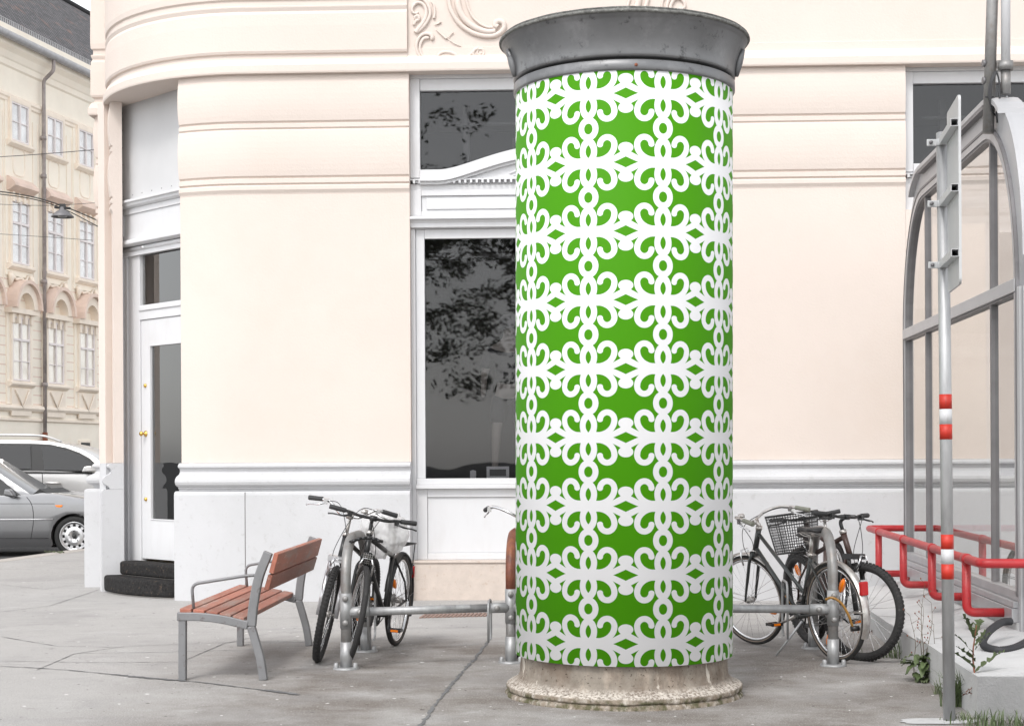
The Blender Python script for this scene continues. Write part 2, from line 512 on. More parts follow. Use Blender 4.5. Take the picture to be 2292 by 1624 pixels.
# ------------------------------------------------------------------ mesh builder
class MB:
    def __init__(s, M=None):
        s.v, s.f, s.sm, s.mi = [], [], [], []
        s.M = M or Matrix.Identity(4)
        s.uv = None

    def add(s, vs_, fs, smooth=False, mi=0, M=None):
        o = len(s.v)
        T = s.M @ M if M is not None else s.M
        s.v += [tuple(T @ Vector(p)) for p in vs_]
        for f in fs:
            s.f.append([i + o for i in f])
            s.sm.append(smooth)
            s.mi.append(mi)
        return s

    def box(s, x0, x1, y0, y1, z0, z1, mi=0, M=None):
        if x0 > x1: x0, x1 = x1, x0
        if y0 > y1: y0, y1 = y1, y0
        if z0 > z1: z0, z1 = z1, z0
        vs_ = [(x0, y0, z0), (x1, y0, z0), (x1, y1, z0), (x0, y1, z0), (x0, y0, z1), (x1, y0, z1), (x1, y1, z1), (x0, y1, z1)]
        fs = [(3, 2, 1, 0), (4, 5, 6, 7), (0, 1, 5, 4), (1, 2, 6, 5), (2, 3, 7, 6), (3, 0, 4, 7)]
        return s.add(vs_, fs, False, mi, M)

    def tube(s, pts, r, seg=10, closed=False, cap=True, mi=0, M=None, flat=1.0, smooth=True):
        pts = [Vector(p) for p in pts]
        n = len(pts)
        rr = r if isinstance(r, (list, tuple)) else [r] * n
        tang = []
        for i in range(n):
            a = pts[(i - 1) % n] if (closed or i > 0) else pts[i]
            b = pts[(i + 1) % n] if (closed or i < n - 1) else pts[i]
            t = (b - a)
            tang.append(t.normalized() if t.length > 1e-9 else Vector((0, 0, 1)))
        up = Vector((0, 0, 1)) if abs(tang[0].z) < 0.9 else Vector((1, 0, 0))
        nrm = (up - tang[0] * up.dot(tang[0])).normalized()
        vs_, fs = [], []
        for i in range(n):
            nrm = (nrm - tang[i] * nrm.dot(tang[i]))
            nrm = nrm.normalized() if nrm.length > 1e-6 else tang[i].orthogonal().normalized()
            bi = tang[i].cross(nrm)
            for k in range(seg):
                a = 2 * math.pi * k / seg
                vs_.append(pts[i] + nrm * (math.cos(a) * rr[i]) + bi * (math.sin(a) * rr[i] * flat))
        m = n if closed else n - 1
        for i in range(m):
            for k in range(seg):
                a, b = i * seg + k, i * seg + (k + 1) % seg
                c, d = ((i + 1) % n) * seg + (k + 1) % seg, ((i + 1) % n) * seg + k
                fs.append((a, b, c, d))
        s.add(vs_, fs, smooth, mi, M)
        if cap and not closed:
            o = len(s.v) - len(vs_)
            s.f.append([o + k for k in range(seg)][::-1]); s.sm.append(False); s.mi.append(mi)
            s.f.append([o + (n - 1) * seg + k for k in range(seg)]); s.sm.append(False); s.mi.append(mi)
        return s

    def lathe(s, prof, seg=48, M=None, mi=0, smooth=True, a0=0, a1=360, wob=0.0, capb=False, capt=False):
        vs_, fs = [], []
        full = abs(a1 - a0) >= 359.9
        ns = seg if full else seg + 1
        for (r, z) in prof:
            for k in range(ns):
                a = R(a0 + (a1 - a0) * k / seg)
                q = r
                if wob:
                    q = r + wob * noise.noise(Vector((math.cos(a) * 6, math.sin(a) * 6, z * 14)))
                    zz = z + wob * 0.6 * noise.noise(Vector((math.cos(a) * 5 + 9, math.sin(a) * 5, z * 9)))
                else:
                    zz = z
                vs_.append((q * math.cos(a), q * math.sin(a), zz))
        for i in range(len(prof) - 1):
            for k in range(seg):
                k2 = (k + 1) % ns
                fs.append((i * ns + k, i * ns + k2, (i + 1) * ns + k2, (i + 1) * ns + k))
        if capb: fs.append([k for k in range(ns)][::-1])
        if capt: fs.append([(len(prof) - 1) * ns + k for k in range(ns)])
        return s.add(vs_, fs, smooth, mi, M)

    def prism(s, poly, y0, y1, mi=0, M=None, smooth=False):
        """polygon given in (x,z), extruded y0..y1"""
        n = len(poly)
        vs_ = [(p[0], y0, p[1]) for p in poly] + [(p[0], y1, p[1]) for p in poly]
        ar = sum(poly[i][0] * poly[(i + 1) % n][1] - poly[(i + 1) % n][0] * poly[i][1] for i in range(n))
        fs = [list(range(n)), list(range(2 * n - 1, n - 1, -1))]
        fs += [(i, i + n, (i + 1) % n + n, (i + 1) % n) for i in range(n)]
        if ar < 0:
            fs = [list(reversed(f)) for f in fs]
        return s.add(vs_, fs, smooth, mi, M)

    def strip(s, inner, outer, y0, y1, mi=0, M=None):
        """band between two matching polylines in (x,z), thickness y0..y1"""
        n = len(inner)
        vs_ = []
        for y in (y0, y1):
            vs_ += [(p[0], y, p[1]) for p in inner] + [(p[0], y, p[1]) for p in outer]
        fs = []
        for i in range(n - 1):
            fs += [(i, i + 1, n + i + 1, n + i), (2 * n + i, 3 * n + i, 3 * n + i + 1, 2 * n + i + 1),
                   (i, 2 * n + i, 2 * n + i + 1, i + 1), (n + i, n + i + 1, 3 * n + i + 1, 3 * n + i)]
        fs += [(0, n, 3 * n, 2 * n), (n - 1, 3 * n - 1, 4 * n - 1, 2 * n - 1)]
        return s.add(vs_, fs, False, mi, M)

    def moulding(s, path, prof, back=-0.35, mi=0, caps=True):
        """profile [(out, z)] from top to bottom, run along a plan path [(x, y)] (outward is to the right-hand side)"""
        n = len(path)
        nr = []
        for i in range(n):
            segs = []
            if i > 0:
                d = Vector(path[i]) - Vector(path[i - 1]); segs.append(Vector((d.y, -d.x)).normalized())
            if i < n - 1:
                d = Vector(path[i + 1]) - Vector(path[i]); segs.append(Vector((d.y, -d.x)).normalized())
            if len(segs) == 1: nr.append(segs[0])
            else:
                m_ = segs[0] + segs[1]
                nr.append(m_ / max(0.3, 1 + segs[0].dot(segs[1])))
        ring = list(prof) + [(back, prof[-1][1]), (back, prof[0][1])]
        m = len(ring)
        vs_, fs = [], []
        for i in range(n):
            for (o, z) in ring:
                vs_.append((path[i][0] + nr[i].x * o, path[i][1] + nr[i].y * o, z))
        for i in range(n - 1):
            for k in range(m):
                k2 = (k + 1) % m
                fs.append((i * m + k, i * m + k2, (i + 1) * m + k2, (i + 1) * m + k))
        if caps:
            fs.append(list(range(m))[::-1])
            fs.append([(n - 1) * m + k for k in range(m)])
        return s.add(vs_, fs, False, mi)

    def build(s, name, mats, parent=None, bevel=0, bseg=2, autosmooth=None, sub=0, recalc=True):
        me = bpy.data.meshes.new(name)
        me.from_pydata(s.v, [], s.f)
        if not isinstance(mats, (list, tuple)): mats = [mats]
        for m in mats: me.materials.append(MAT[m] if isinstance(m, str) else m)
        for p, sm, mi in zip(me.polygons, s.sm, s.mi):
            p.use_smooth = sm
            p.material_index = mi
        me.update()
        if recalc:
            b = bmesh.new(); b.from_mesh(me)
            bmesh.ops.recalc_face_normals(b, faces=b.faces)
            b.to_mesh(me); b.free()
        o = bpy.data.objects.new(name, me)
        col.objects.link(o)
        if parent is not None:
            o.parent = parent
            if parent.type == 'EMPTY' and not parent.get('_local'):
                o.matrix_parent_inverse = parent.matrix_basis.inverted()
        if bevel:
            bv = o.modifiers.new('bevel', 'BEVEL'); bv.width = bevel; bv.segments = bseg; bv.limit_method = 'ANGLE'; bv.angle_limit = R(40)
            if hasattr(bv, 'harden_normals'): bv.harden_normals = False
        if sub:
            sb = o.modifiers.new('sub', 'SUBSURF'); sb.levels = sub; sb.render_levels = sub
        return o

def tag(o, label=None, cat=None, group=None, kind=None):
    if label: o['label'] = label
    if cat: o['category'] = cat
    if group: o['group'] = group
    if kind: o['kind'] = kind
    return o

def root(name, loc, label, cat, group=None, rot=(0, 0, 0), local=False):
    o = bpy.data.objects.new(name, None)
    o.empty_display_size = 0.2
    o.location = loc
    o.rotation_euler = rot
    o.matrix_basis = Matrix.Translation(loc) @ Matrix.Rotation(rot[2], 4, 'Z') @ Matrix.Rotation(rot[1], 4, 'Y') @ Matrix.Rotation(rot[0], 4, 'X')
    col.objects.link(o)
    tag(o, label, cat, group)
    if local: LOCAL.add(o.name); o['_local'] = 1
    return o
LOCAL = set()

def smooth_path(pts, n=8, closed=False):
    pts = [Vector(p) for p in pts]
    out = []
    m = len(pts)
    rng = m if closed else m - 1
    for i in range(rng):
        p0 = pts[(i - 1) % m] if closed or i > 0 else pts[0] * 2 - pts[1]
        p1, p2 = pts[i], pts[(i + 1) % m]
        p3 = pts[(i + 2) % m] if closed or i < m - 2 else pts[-1] * 2 - pts[-2]
        for k in range(n):
            t = k / n
            out.append(0.5 * ((2 * p1) + (p2 - p0) * t + (2 * p0 - 5 * p1 + 4 * p2 - p3) * t * t + (3 * p1 - p0 - 3 * p2 + p3) * t ** 3))
    if not closed: out.append(pts[-1])
    return out

def fillet(pts, rad, n=6):
    """polyline with rounded corners"""
    pts = [Vector(p) for p in pts]
    out = [pts[0]]
    for i in range(1, len(pts) - 1):
        a, b, c = pts[i - 1], pts[i], pts[i + 1]
        d1, d2 = (a - b), (c - b)
        r_ = min(rad, d1.length * .49, d2.length * .49)
        p, q = b + d1.normalized() * r_, b + d2.normalized() * r_
        for k in range(n + 1):
            t = k / n
            out.append(p * (1 - t) ** 2 + b * 2 * t * (1 - t) + q * t * t)
    out.append(pts[-1])
    return out

#@@SETTING
# ------------------------------------------------------------------ ground
def kerb_x(y):
    if y > 27.5: return -7.29 + .17 * 4.7
    return -7.29 + .17 * (y - 22.8)
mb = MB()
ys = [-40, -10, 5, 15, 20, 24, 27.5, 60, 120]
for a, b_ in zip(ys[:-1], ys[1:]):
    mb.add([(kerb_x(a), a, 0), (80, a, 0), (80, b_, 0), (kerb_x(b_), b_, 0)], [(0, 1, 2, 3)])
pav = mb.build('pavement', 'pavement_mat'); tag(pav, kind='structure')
mb = MB()
mb.add([(-400, -300, -.12), (400, -300, -.12), (400, 600, -.12), (-400, 600, -.12)], [(0, 1, 2, 3)])
road = mb.build('road', 'asphalt_road'); tag(road, kind='structure')
mb = MB()
for a, b_ in zip(ys[:-1], ys[1:]):
    nseg = max(1, int((b_ - a) / 1.0)) if b_ < 61 and a > 4 else 1
    for k in range(nseg):
        p, q = a + (b_ - a) * k / nseg, a + (b_ - a) * (k + 1) / nseg - 0.012
        x0, x1 = kerb_x(p), kerb_x(q)
        mb.add([(x0 - .16, p, -.125), (x0 + .14, p, -.125), (x1 + .14, q, -.125), (x1 - .16, q, -.125),
                (x0 - .16, p, .006), (x0 + .14, p, .006), (x1 + .14, q, .006), (x1 - .16, q, .006)],
               [(0, 1, 5, 4), (1, 2, 6, 5), (2, 3, 7, 6), (3, 0, 4, 7), (4, 5, 6, 7)])
kb = mb.build('kerb', 'kerb_stone', bevel=0.012); tag(kb, kind='structure')

def ribbon(mb, pix, wid, z=0.004, n=10, jit=0.012, straight=False):
    gp = [G(*p) for p in pix]
    pts = smooth_path(gp, n) if not straight else [a + (b_ - a) * (k / n) for a, b_ in zip(gp[:-1], gp[1:]) for k in range(n)] + [gp[-1]]
    L, Rr = [], []
    for i, p in enumerate(pts):
        a, b_ = pts[max(0, i - 1)], pts[min(len(pts) - 1, i + 1)]
        d = (b_ - a); d.z = 0
        nn = Vector((d.y, -d.x, 0)).normalized()
        c = p + nn * random.uniform(-jit, jit)
        ww = wid * random.uniform(.4, 1.4)
        if i in (0, len(pts) - 1): ww *= .2
        L.append(Vector((c.x, c.y, z)) - nn * ww); Rr.append(Vector((c.x, c.y, z)) + nn * ww)
    m = len(pts)
    mb.add(L + Rr, [(i, i + 1, m + i + 1, m + i) for i in range(m - 1)])
mb = MB()
ribbon(mb, [(-20, 1490), (120, 1497), (250, 1509), (330, 1517), (430, 1525), (540, 1538), (640, 1551), (672, 1555)], .009, jit=.005)
ribbon(mb, [(250, 1509), (330, 1517), (420, 1524)], .02, .005, 14, .01)
ribbon(mb, [(590, 1544), (630, 1549), (668, 1555)], .022, .005, 14, .01)
ribbon(mb, [(1093, 1434), (1066, 1470), (1032, 1506), (996, 1548), (968, 1585), (940, 1625), (915, 1660)], .011, .004, 16, .010)
o = mb.build('pavement_crack', 'crack', pav)
mb = MB()
for pix in ([(0, 1297), (130, 1295), (178, 1290)], [(-10, 1370), (110, 1356), (225, 1318)], [(0, 1424), (130, 1446), (280, 1448), (170, 1480)][:3],
            [(80, 1500), (165, 1463), (280, 1446)], [(170, 1462), (400, 1458), (640, 1452), (720, 1450)], [(0, 1479), (200, 1482), (405, 1481)],
            [(405, 1481), (500, 1440), (600, 1418)], [(280, 1446), (520, 1437), (760, 1436)],
            [(395, 1389), (540, 1385), (760, 1380)], [(640, 1415), (900, 1405), (1160, 1404)], [(1640, 1418), (1800, 1417), (2015, 1420)],
            [(720, 1455), (900, 1452), (1090, 1441)], [(0, 1308), (100, 1318), (170, 1309)], [(700, 1357), (900, 1358), (1160, 1357)]):
    ribbon(mb, pix, .005, .003, 14, .003, True)
o = mb.build('pavement_seam', 'seam', pav)

# ------------------------------------------------------------------ corner building
TH = math.atan(.04)
F = Pl((0, 16.22), (math.cos(TH), -math.sin(TH)))
ub = F.hit(551, 600)[0]
RC = 1.84
def arc(a): return (ub - RC * math.sin(R(a)), RC - RC * math.cos(R(a)))
A1, A2 = 22.6, 66.0
bld = root('corner_building', F.W(0, 0, 0), 'cream corner building with rounded corner, grey plinth, corner door and shop windows', 'building')

def wz(y, px=713, off=0): return F.hit(px, y, off)[1]
WIN_L, WIN_R = F.hit(918, 700)[0], F.hit(1545, 700)[0]
PAN_R = F.hit(912, 70)[0]
WIN2_L = F.hit(2026, 300)[0]
ADDED_PIER_R = F.hit(2207, 800)[0]
left_path = [(ub - RC - .23, RC + 9), (ub - RC - .23, RC), (ub - RC, RC)]
arcpts = lambda a, b_, n: [arc(a + (b_ - a) * k / n) for k in range(n + 1)]

top = 9.0
def zz(a): return wz(a)
prof_up = [(.04, top), (.04, zz(-260)), (.0, zz(-258)), (.0, zz(-250)), (.055, zz(-247)), (.06, zz(-12)), (.055, zz(0)), (.035, zz(3.5)), (.035, zz(14)), (.055, zz(16)), (.055, zz(19)), (.04, zz(27)),
           (.055, zz(34)), (.06, zz(60)), (.06, zz(116)), (.05, zz(121)), (.025, zz(123)), (.025, zz(133)), (.055, zz(136)), (.075, zz(147)),
           (.085, zz(149)), (.085, zz(163)), (.08, zz(166.5))]
mb = MB(F.M)
mb.moulding(left_path + arcpts(90, 0, 28)[1:] + [(PAN_R, 0)], prof_up)
mb.build('upper_wall', 'cream_render', bld)
prof_up2 = [(.01, top), (.01, zz(112)), (.022, zz(113)), (.022, zz(130)), (.05, zz(134)), (.075, zz(147)), (.085, zz(149)), (.085, zz(163)), (.08, zz(166.5))]
mb = MB(F.M)
mb.moulding([(PAN_R + .001, 0), (12, 0)], prof_up2)
mb.build('upper_wall', 'cream_render', bld)

def pillow(y0, y1, o=.040):
    n = 8
    return [(o * (.18 + .82 * math.sin(math.pi * (.12 + .80 * k / n)) ** .7), zz(y0 + (y1 - y0) * k / n)) for k in range(n + 1)]
prof_low = [(.02, zz(166.3) - .002), (.02, zz(174))] + pillow(176, 270) + [(.0, zz(273)), (.0, zz(275)), (.018, zz(277)), (.018, zz(285)), (.002, zz(288))] + \
           pillow(292, 393) + [(.0, zz(396)), (.0, zz(398)), (.02, zz(400)), (.02, zz(409)), (.0, zz(412)), (.022, zz(416)), (.022, zz(424)), (.004, zz(431)), (.0, zz(434)), (.0, zz(1034))]
prof_ledge = [(.03, zz(1034) - .002), (.05, zz(1036)), (.065, zz(1040)), (.065, zz(1044)), (.035, zz(1048)), (.028, zz(1054)), (.045, zz(1060)), (.09, zz(1065)),
              (.115, zz(1071)), (.12, zz(1077)), (.11, zz(1083)), (.085, zz(1087)), (.06, zz(1089)), (.06, zz(1092)), (.045, zz(1094)), (.045, zz(1097))]
prof_plinth = [(.045, zz(1097) - .002), (.11, zz(1098)), (.13, zz(1101)), (.135, zz(1106)), (.135, -.1)]
lp = [arc(a) for a in (90, 84, 78, 72, A2)]
rp = arcpts(A1, 0, 10)
paths = [left_path + lp[1:], rp + [(WIN_L, 0)], [(WIN_R, 0), (WIN2_L, 0)]]
for ip, pth in enumerate(paths):
    for prof, nm, mt in ((prof_low, 'wall', 'cream_render'), (prof_ledge, 'ledge', 'grey_render'), (prof_plinth, 'plinth', 'grey_render')):
        mb = MB(F.M)
        mb.moulding(pth, prof, back=-.10 if ip == 0 else -.35)
        mb.build(nm, mt, bld)
# added pier below the second window's frieze, standing in for the kiosk glass reflection
zf = zz(484)
for prof, nm, mt in ((([(.0, zf), (.0, zz(1034))]), 'wall', 'cream_render'), (prof_ledge, 'ledge', 'grey_render'), (prof_plinth, 'plinth', 'grey_render')):
    mb = MB(F.M); mb.moulding([(WIN2_L + .002, 0), (ADDED_PIER_R, 0)], prof); mb.build(nm, mt, bld)
mb = MB(F.M); mb.moulding([(ADDED_PIER_R + 2.6, 0), (12, 0)], [(.0, zz(166)), (.0, -.1)]); mb.build('wall', 'cream_render', bld)
# vertical hairline joint where the curve starts
mb = MB(F.M); mb.box(ub + .0, ub + .006, -.137, -.1, -.05, zz(1100)); mb.build('joint', 'joint_dark', bld)

def shop_window(xl, xr, low_l, label_dark):
    """xl..xr opening at top; low_l left edge of the display part"""
    def zy(y): return F.hit(1000, y, .1)[1]
    cx = (xl + xr) / 2
    S = 1 / 221.0
    wn = MB(F.M)
    # outer frame
    fy0, fy1 = .09, .2
    ztop = zz(166) + .004
    wn.box(xl, xr, fy0 - .0, fy1, zy(176), ztop + .1)                      # top board
    wn.box(xl, xl + 22 * S, fy0, fy1, zy(398), zy(176) - .001)
    wn.box(xr - 22 * S, xr, fy0, fy1, zy(398), zy(176) - .001)
    wn.box(xl + 22.3 * S, xr - 22.3 * S, fy0 + .02, fy1, zy(202), zy(176) - .001)
    frame = wn.build('window', 'white_paint', bld, bevel=.006)
    # curved lower rail of the transom
    def curve_y(t):     # px down, t = -1..1 across
        a = abs(t)
        return 380 - 52 * (1 - min(1, a / .78) ** 2) ** 1.6 if a < .78 else 380
    n = 40
    xs = [xl + 22 * S + (xr - xl - 44 * S) * k / n for k in range(n + 1)]
    up = [(x, zy(curve_y((x - cx) / ((xr - xl) / 2)))) for x in xs]
    lo = [(x, z - .10) for x, z in up]
    t_ = MB(F.M); t_.strip(lo, up, fy0 - .01, fy1 - .02)
    lo2 = [(x, z - .022) for x, z in lo]
    t_.strip(lo2, [(x, z - .0005) for x, z in lo], fy0 - .07, fy1 - .02)
    lo3 = [(x, z - .030) for x, z in lo2]
    t_.strip(lo3, [(x, z - .0005) for x, z in lo2], fy0 - .035, fy1 - .02)
    t_.build('rail', 'white_paint', frame)
    ped = MB(F.M)
    ped.prism([(xl, zy(404))] + [(x, z + .002) for x, z in lo3] + [(xr, zy(404))], fy0 + .0, fy1 - .02)
    ped.build('pediment', 'white_paint', frame)
    # relief in the pediment
    rel = MB(F.M)
    for sgn in (-1, 1):
        pts = [(cx + sgn * (.40 - .3 * k / 10), fy0 - .004, zy(396) + .02 + .05 * math.sin(k / 10 * 3.1)) for k in range(11)]
        rel.tube(pts, [.006 + .012 * math.sin(math.pi * k / 10) for k in range(11)], 6)
        pts = [(cx + sgn * (.36 - .2 * k / 8), fy0 - .004, zy(398) + .012 + .02 * math.sin(k / 8 * 3.1)) for k in range(9)]
        rel.tube(pts, [.004 + .01 * math.sin(math.pi * k / 8) for k in range(9)], 6)
    rel.lathe([(.0, .03), (.05, .02), (.06, 0)], 16, Matrix.Translation((cx, fy0, zy(372))) @ Matrix.Rotation(R(90), 4, 'X'))
    rel.build('relief', 'white_paint', frame)
    # dentils
    dn = MB(F.M)
    dn.box(xl, xr, fy0 - .03, fy1, zy(404), zy(401))
    x = xl + .03
    while x < xr - .02:
        dn.box(x, x + .022, fy0 - .045, fy0 + .01, zy(411), zy(404.3)); x += .058
    dn.build('dentil_course', 'white_paint', frame)
    # frieze with recessed panel
    fr = MB(F.M)
    fr.box(xl + .0, xr - .0, fy0 + .01, fy1, zy(424), zy(411.3))
    fr.box(xl, xl + 24 * S, fy0 - .0, fy1, zy(482), zy(424.2))
    fr.box(xr - 24 * S, xr, fy0 - .0, fy1, zy(482), zy(424.2))
    fr.box(xl + 24.3 * S, xr - 24.3 * S, fy0 - .0, fy1, zy(438), zy(424.2))
    fr.box(xl + 24.3 * S, xr - 24.3 * S, fy0 - .0, fy1, zy(482), zy(473))
    fr.box(xl + 24.3 * S, xr - 24.3 * S, fy0 + .025, fy1, zy(473) + .001, zy(438) - .001)
    fr.box(xl + 36 * S, xr - 36 * S, fy0 + .008, fy0 + .024, zy(468), zy(443))
    fr.build('frieze', 'white_paint', frame, bevel=.004)
    cn = MB(F.M)
    cn.moulding([(xl, fy0), (xr, fy0)], [(.0, zy(482) - .001), (.03, zy(484)), (.075, zy(487)), (.085, zy(489)), (.085, zy(492)), (.05, zy(495)), (.03, zy(500)), (.03, zy(509)), (.0, zy(511))], back=-.1)
    cn.build('cornice', 'white_paint', frame)
    dl = low_l
    ds = MB(F.M)
    zt, zb = zy(511) - .002, zy(1070)
    ds.box(dl, dl + 10 * S, fy0 + .01, fy1, zy(1252), zt)
    ds.box(dl + 10.3 * S, dl + 30 * S, fy0 + .04, fy1, zb, zt)
    ds.box(xr - 30 * S, xr - 10.3 * S, fy0 + .04, fy1, zb, zt)
    ds.box(xr - 10 * S, xr, fy0 + .01, fy1, zy(1252), zt)
    ds.box(dl + 30.3 * S, xr - 30.3 * S, fy0 + .04, fy1, zy(533), zt)
    # sill
    ds.box(dl + 10.3 * S, xr - 10.3 * S, fy0 + .0, fy1, zy(1084), zy(1070) - .001)
    ds.box(dl + 10.3 * S, xr - 10.3 * S, fy0 - .04, fy1, zy(1093), zy(1084) - .001)
    # lower panel
    ds.box(dl + 10.3 * S, dl + 34 * S, fy0 + .02, fy1, zy(1252), zy(1093) - .001)
    ds.box(xr - 34 * S, xr - 10.3 * S, fy0 + .02, fy1, zy(1252), zy(1093) - .001)
    ds.box(dl + 34.3 * S, xr - 34.3 * S, fy0 + .02, fy1, zy(1112), zy(1093) - .001)
    ds.box(dl + 34.3 * S, xr - 34.3 * S, fy0 + .02, fy1, zy(1252), zy(1237))
    ds.box(dl + 34.2 * S, xr - 34.2 * S, fy0 + .04, fy1, zy(1237) + .001, zy(1112) - .001)
    ds.build('display_frame', 'white_paint', frame, bevel=.005)
    st = MB(F.M)
    st.box(dl, xr, -.02, fy1 + .1, -.1, zy(1258))
    st.box(dl, xr, -.035, fy1 + .1, zy(1258) + .001, zy(1252) - .001)
    st.build('stone_base', 'stone_base', frame, bevel=.006)
    g = MB(F.M)
    g.box(xl + 22 * S, xr - 22 * S, fy0 + .07, fy0 + .078, zy(381), zy(202))
    g.build('transom_pane', 'glass_shop', frame)
    g = MB(F.M)
    g.box(dl + 30 * S, xr - 30 * S, fy0 + .07, fy0 + .078, zb, zy(533))
    g.build('display_pane', 'glass_shop', frame)
    # interior
    it = MB(F.M)
    D = 3.0
    x0, x1, z0, z1 = min(xl, dl) - .3, xr + .3, zy(1075), zy(160)
    y0, y1 = fy1 + .001, fy1 + D
    it.add([(x0, y0, z0), (x1, y0, z0), (x1, y1, z0), (x0, y1, z0), (x0, y0, z1), (x1, y0, z1), (x1, y1, z1), (x0, y1, z1)],
           [(0, 1, 2, 3), (7, 6, 5, 4), (3, 2, 6, 7), (0, 3, 7, 4), (2, 1, 5, 6)])
    it.build('interior', 'interior_dark', frame, recalc=False)
    lf = MB(F.M)
    lf.box(dl, xr, fy1 + .03, fy1 + .15, zy(1086), zy(1073))
    lf.build('display_shelf', 'interior_grey', frame)
    ib = MB(F.M)
    ib.box(dl + .12, xr - .1, fy1 + .6, fy1 + .64, zy(560), zy(548))
    ib.box(xl + .5, xl + .56, fy1 + .5, fy1 + .56, zy(400), zy(210))
    ib.box(xl + 1.0, xl + 1.9, fy1 + .9, fy1 + .96, zy(372), zy(268))
    ib.box(xl + .3, xl + 2.2, fy1 + .4, fy1 + .46, zy(258), zy(252))
    ib.build('inner_fitting', 'interior_grey', frame)
    return frame, zy
win1, zy1 = shop_window(WIN_L, WIN_R, WIN_L, 0)
win2, _ = shop_window(WIN2_L, ADDED_PIER_R + 2.6, ADDED_PIER_R, 1)

# things in the shop window
shelf_z = zy1(1073) + .001
fp = lambda px, off: F.hit(px, 1060, off)[0]
pf = MB(F.M)
xa, xb = fp(1090, .4), fp(1140, .4)
for (a, b_, c, d) in ((xa, xa + .03, 0, .13), (xb - .03, xb, 0, .13), (xa + .031, xb - .031, 0, .03), (xa + .031, xb - .031, .10, .13)):
    pf.box(a, b_, .33, .35, shelf_z + c, shelf_z + d)
r_ = root('picture_frame', F.W((xa + xb) / 2, .34, shelf_z), 'small pale picture frame standing at the foot of the display window', 'picture frame')
pf.build('moulding', 'paper', r_)
pf = MB(F.M); pf.box(xa + .031, xb - .031, .338, .345, shelf_z + .031, shelf_z + .099); pf.build('picture', 'interior_grey', r_)
pc = MB(F.M); xa = fp(1053, .4); pc.prism([(xa, shelf_z), (xa + .062, shelf_z), (xa + .062, shelf_z + .085), (xa + .03, shelf_z + .095), (xa, shelf_z + .085)], .34, .345)
tag(pc.build('price_card', 'paper'), 'small white price card standing left of the picture frame in the display window', 'card')

def skin_obj(name, verts, edges, rad, mat, parent, sub=2):
    me = bpy.data.meshes.new(name)
    me.from_pydata(verts, edges, [])
    o = bpy.data.objects.new(name, me)
    col.objects.link(o)
    me.materials.append(MAT[mat])
    sk = o.modifiers.new('skin', 'SKIN')
    for i, v in enumerate(me.skin_vertices[0].data):
        v.radius = rad[i]
        v.use_root = (i == 0)
    sk.use_smooth_shade = True
    sb = o.modifiers.new('sub', 'SUBSURF'); sb.levels = sub; sb.render_levels = sub
    if parent: o.parent = parent
    return o
xm = F.hit(1140, 900, .9)[0]
mloc = F.W(xm, .95, shelf_z)
man = root('mannequin', mloc, 'shop mannequin in dark T-shirt and shorts behind the display glass', 'mannequin', rot=(0, 0, -TH), local=True)
S_ = .92
skin_obj('body', [(0, 0, .98 * S_), (0, 0, 1.15), (0, 0, 1.32), (0, 0, 1.42), (0, -.01, 1.5), (0, -.02, 1.62), (.1, 0, .9), (.11, 0, .5), (.11, .02, .1), (.12, -.1, .03),
                  (-.1, 0, .9), (-.14, -.05, .5), (-.16, 0, .1), (-.18, -.12, .03), (.2, 0, 1.36), (.27, .02, 1.1), (.27, -.08, .86), (-.2, 0, 1.36), (-.27, .02, 1.1), (-.28, -.06, .86)],
         [(0, 1), (1, 2), (2, 3), (3, 4), (4, 5), (0, 6), (6, 7), (7, 8), (8, 9), (0, 10), (10, 11), (11, 12), (12, 13), (3, 14), (14, 15), (15, 16), (3, 17), (17, 18), (18, 19)],
         [(.14, .1), (.12, .09), (.15, .1), (.1, .08), (.05, .05), (.085, .1), (.085, .085), (.055, .055), (.035, .035), (.04, .03), (.085, .085), (.055, .055), (.035, .035), (.04, .03),
          (.055, .055), (.04, .04), (.025, .025), (.055, .055), (.04, .04), (.025, .025)], 'skin_mannequin', man)
skin_obj('t_shirt', [(0, 0, .95), (0, 0, 1.15), (0, 0, 1.34), (.2, 0, 1.35), (.27, .01, 1.16), (-.2, 0, 1.35), (-.27, .01, 1.16)],
         [(0, 1), (1, 2), (2, 3), (3, 4), (2, 5), (5, 6)], [(.17, .13), (.15, .12), (.17, .12), (.08, .08), (.065, .065), (.08, .08), (.065, .065)], 'cloth_dark', man)
skin_obj('shorts', [(0, 0, .95), (.1, 0, .82), (.12, 0, .56), (-.1, 0, .82), (-.15, -.04, .56)], [(0, 1), (1, 2), (0, 3), (3, 4)],
         [(.155, .12), (.105, .105), (.095, .095), (.105, .105), (.095, .095)], 'cloth_dark', man)
hb = MB(); hb.lathe([(.0, .15), (.06, .14), (.105, .09), (.12, .02), (.118, 0)], 20, Matrix.Translation((0, -.02, 1.6))); hb.build('helmet', 'interior_grey', man)

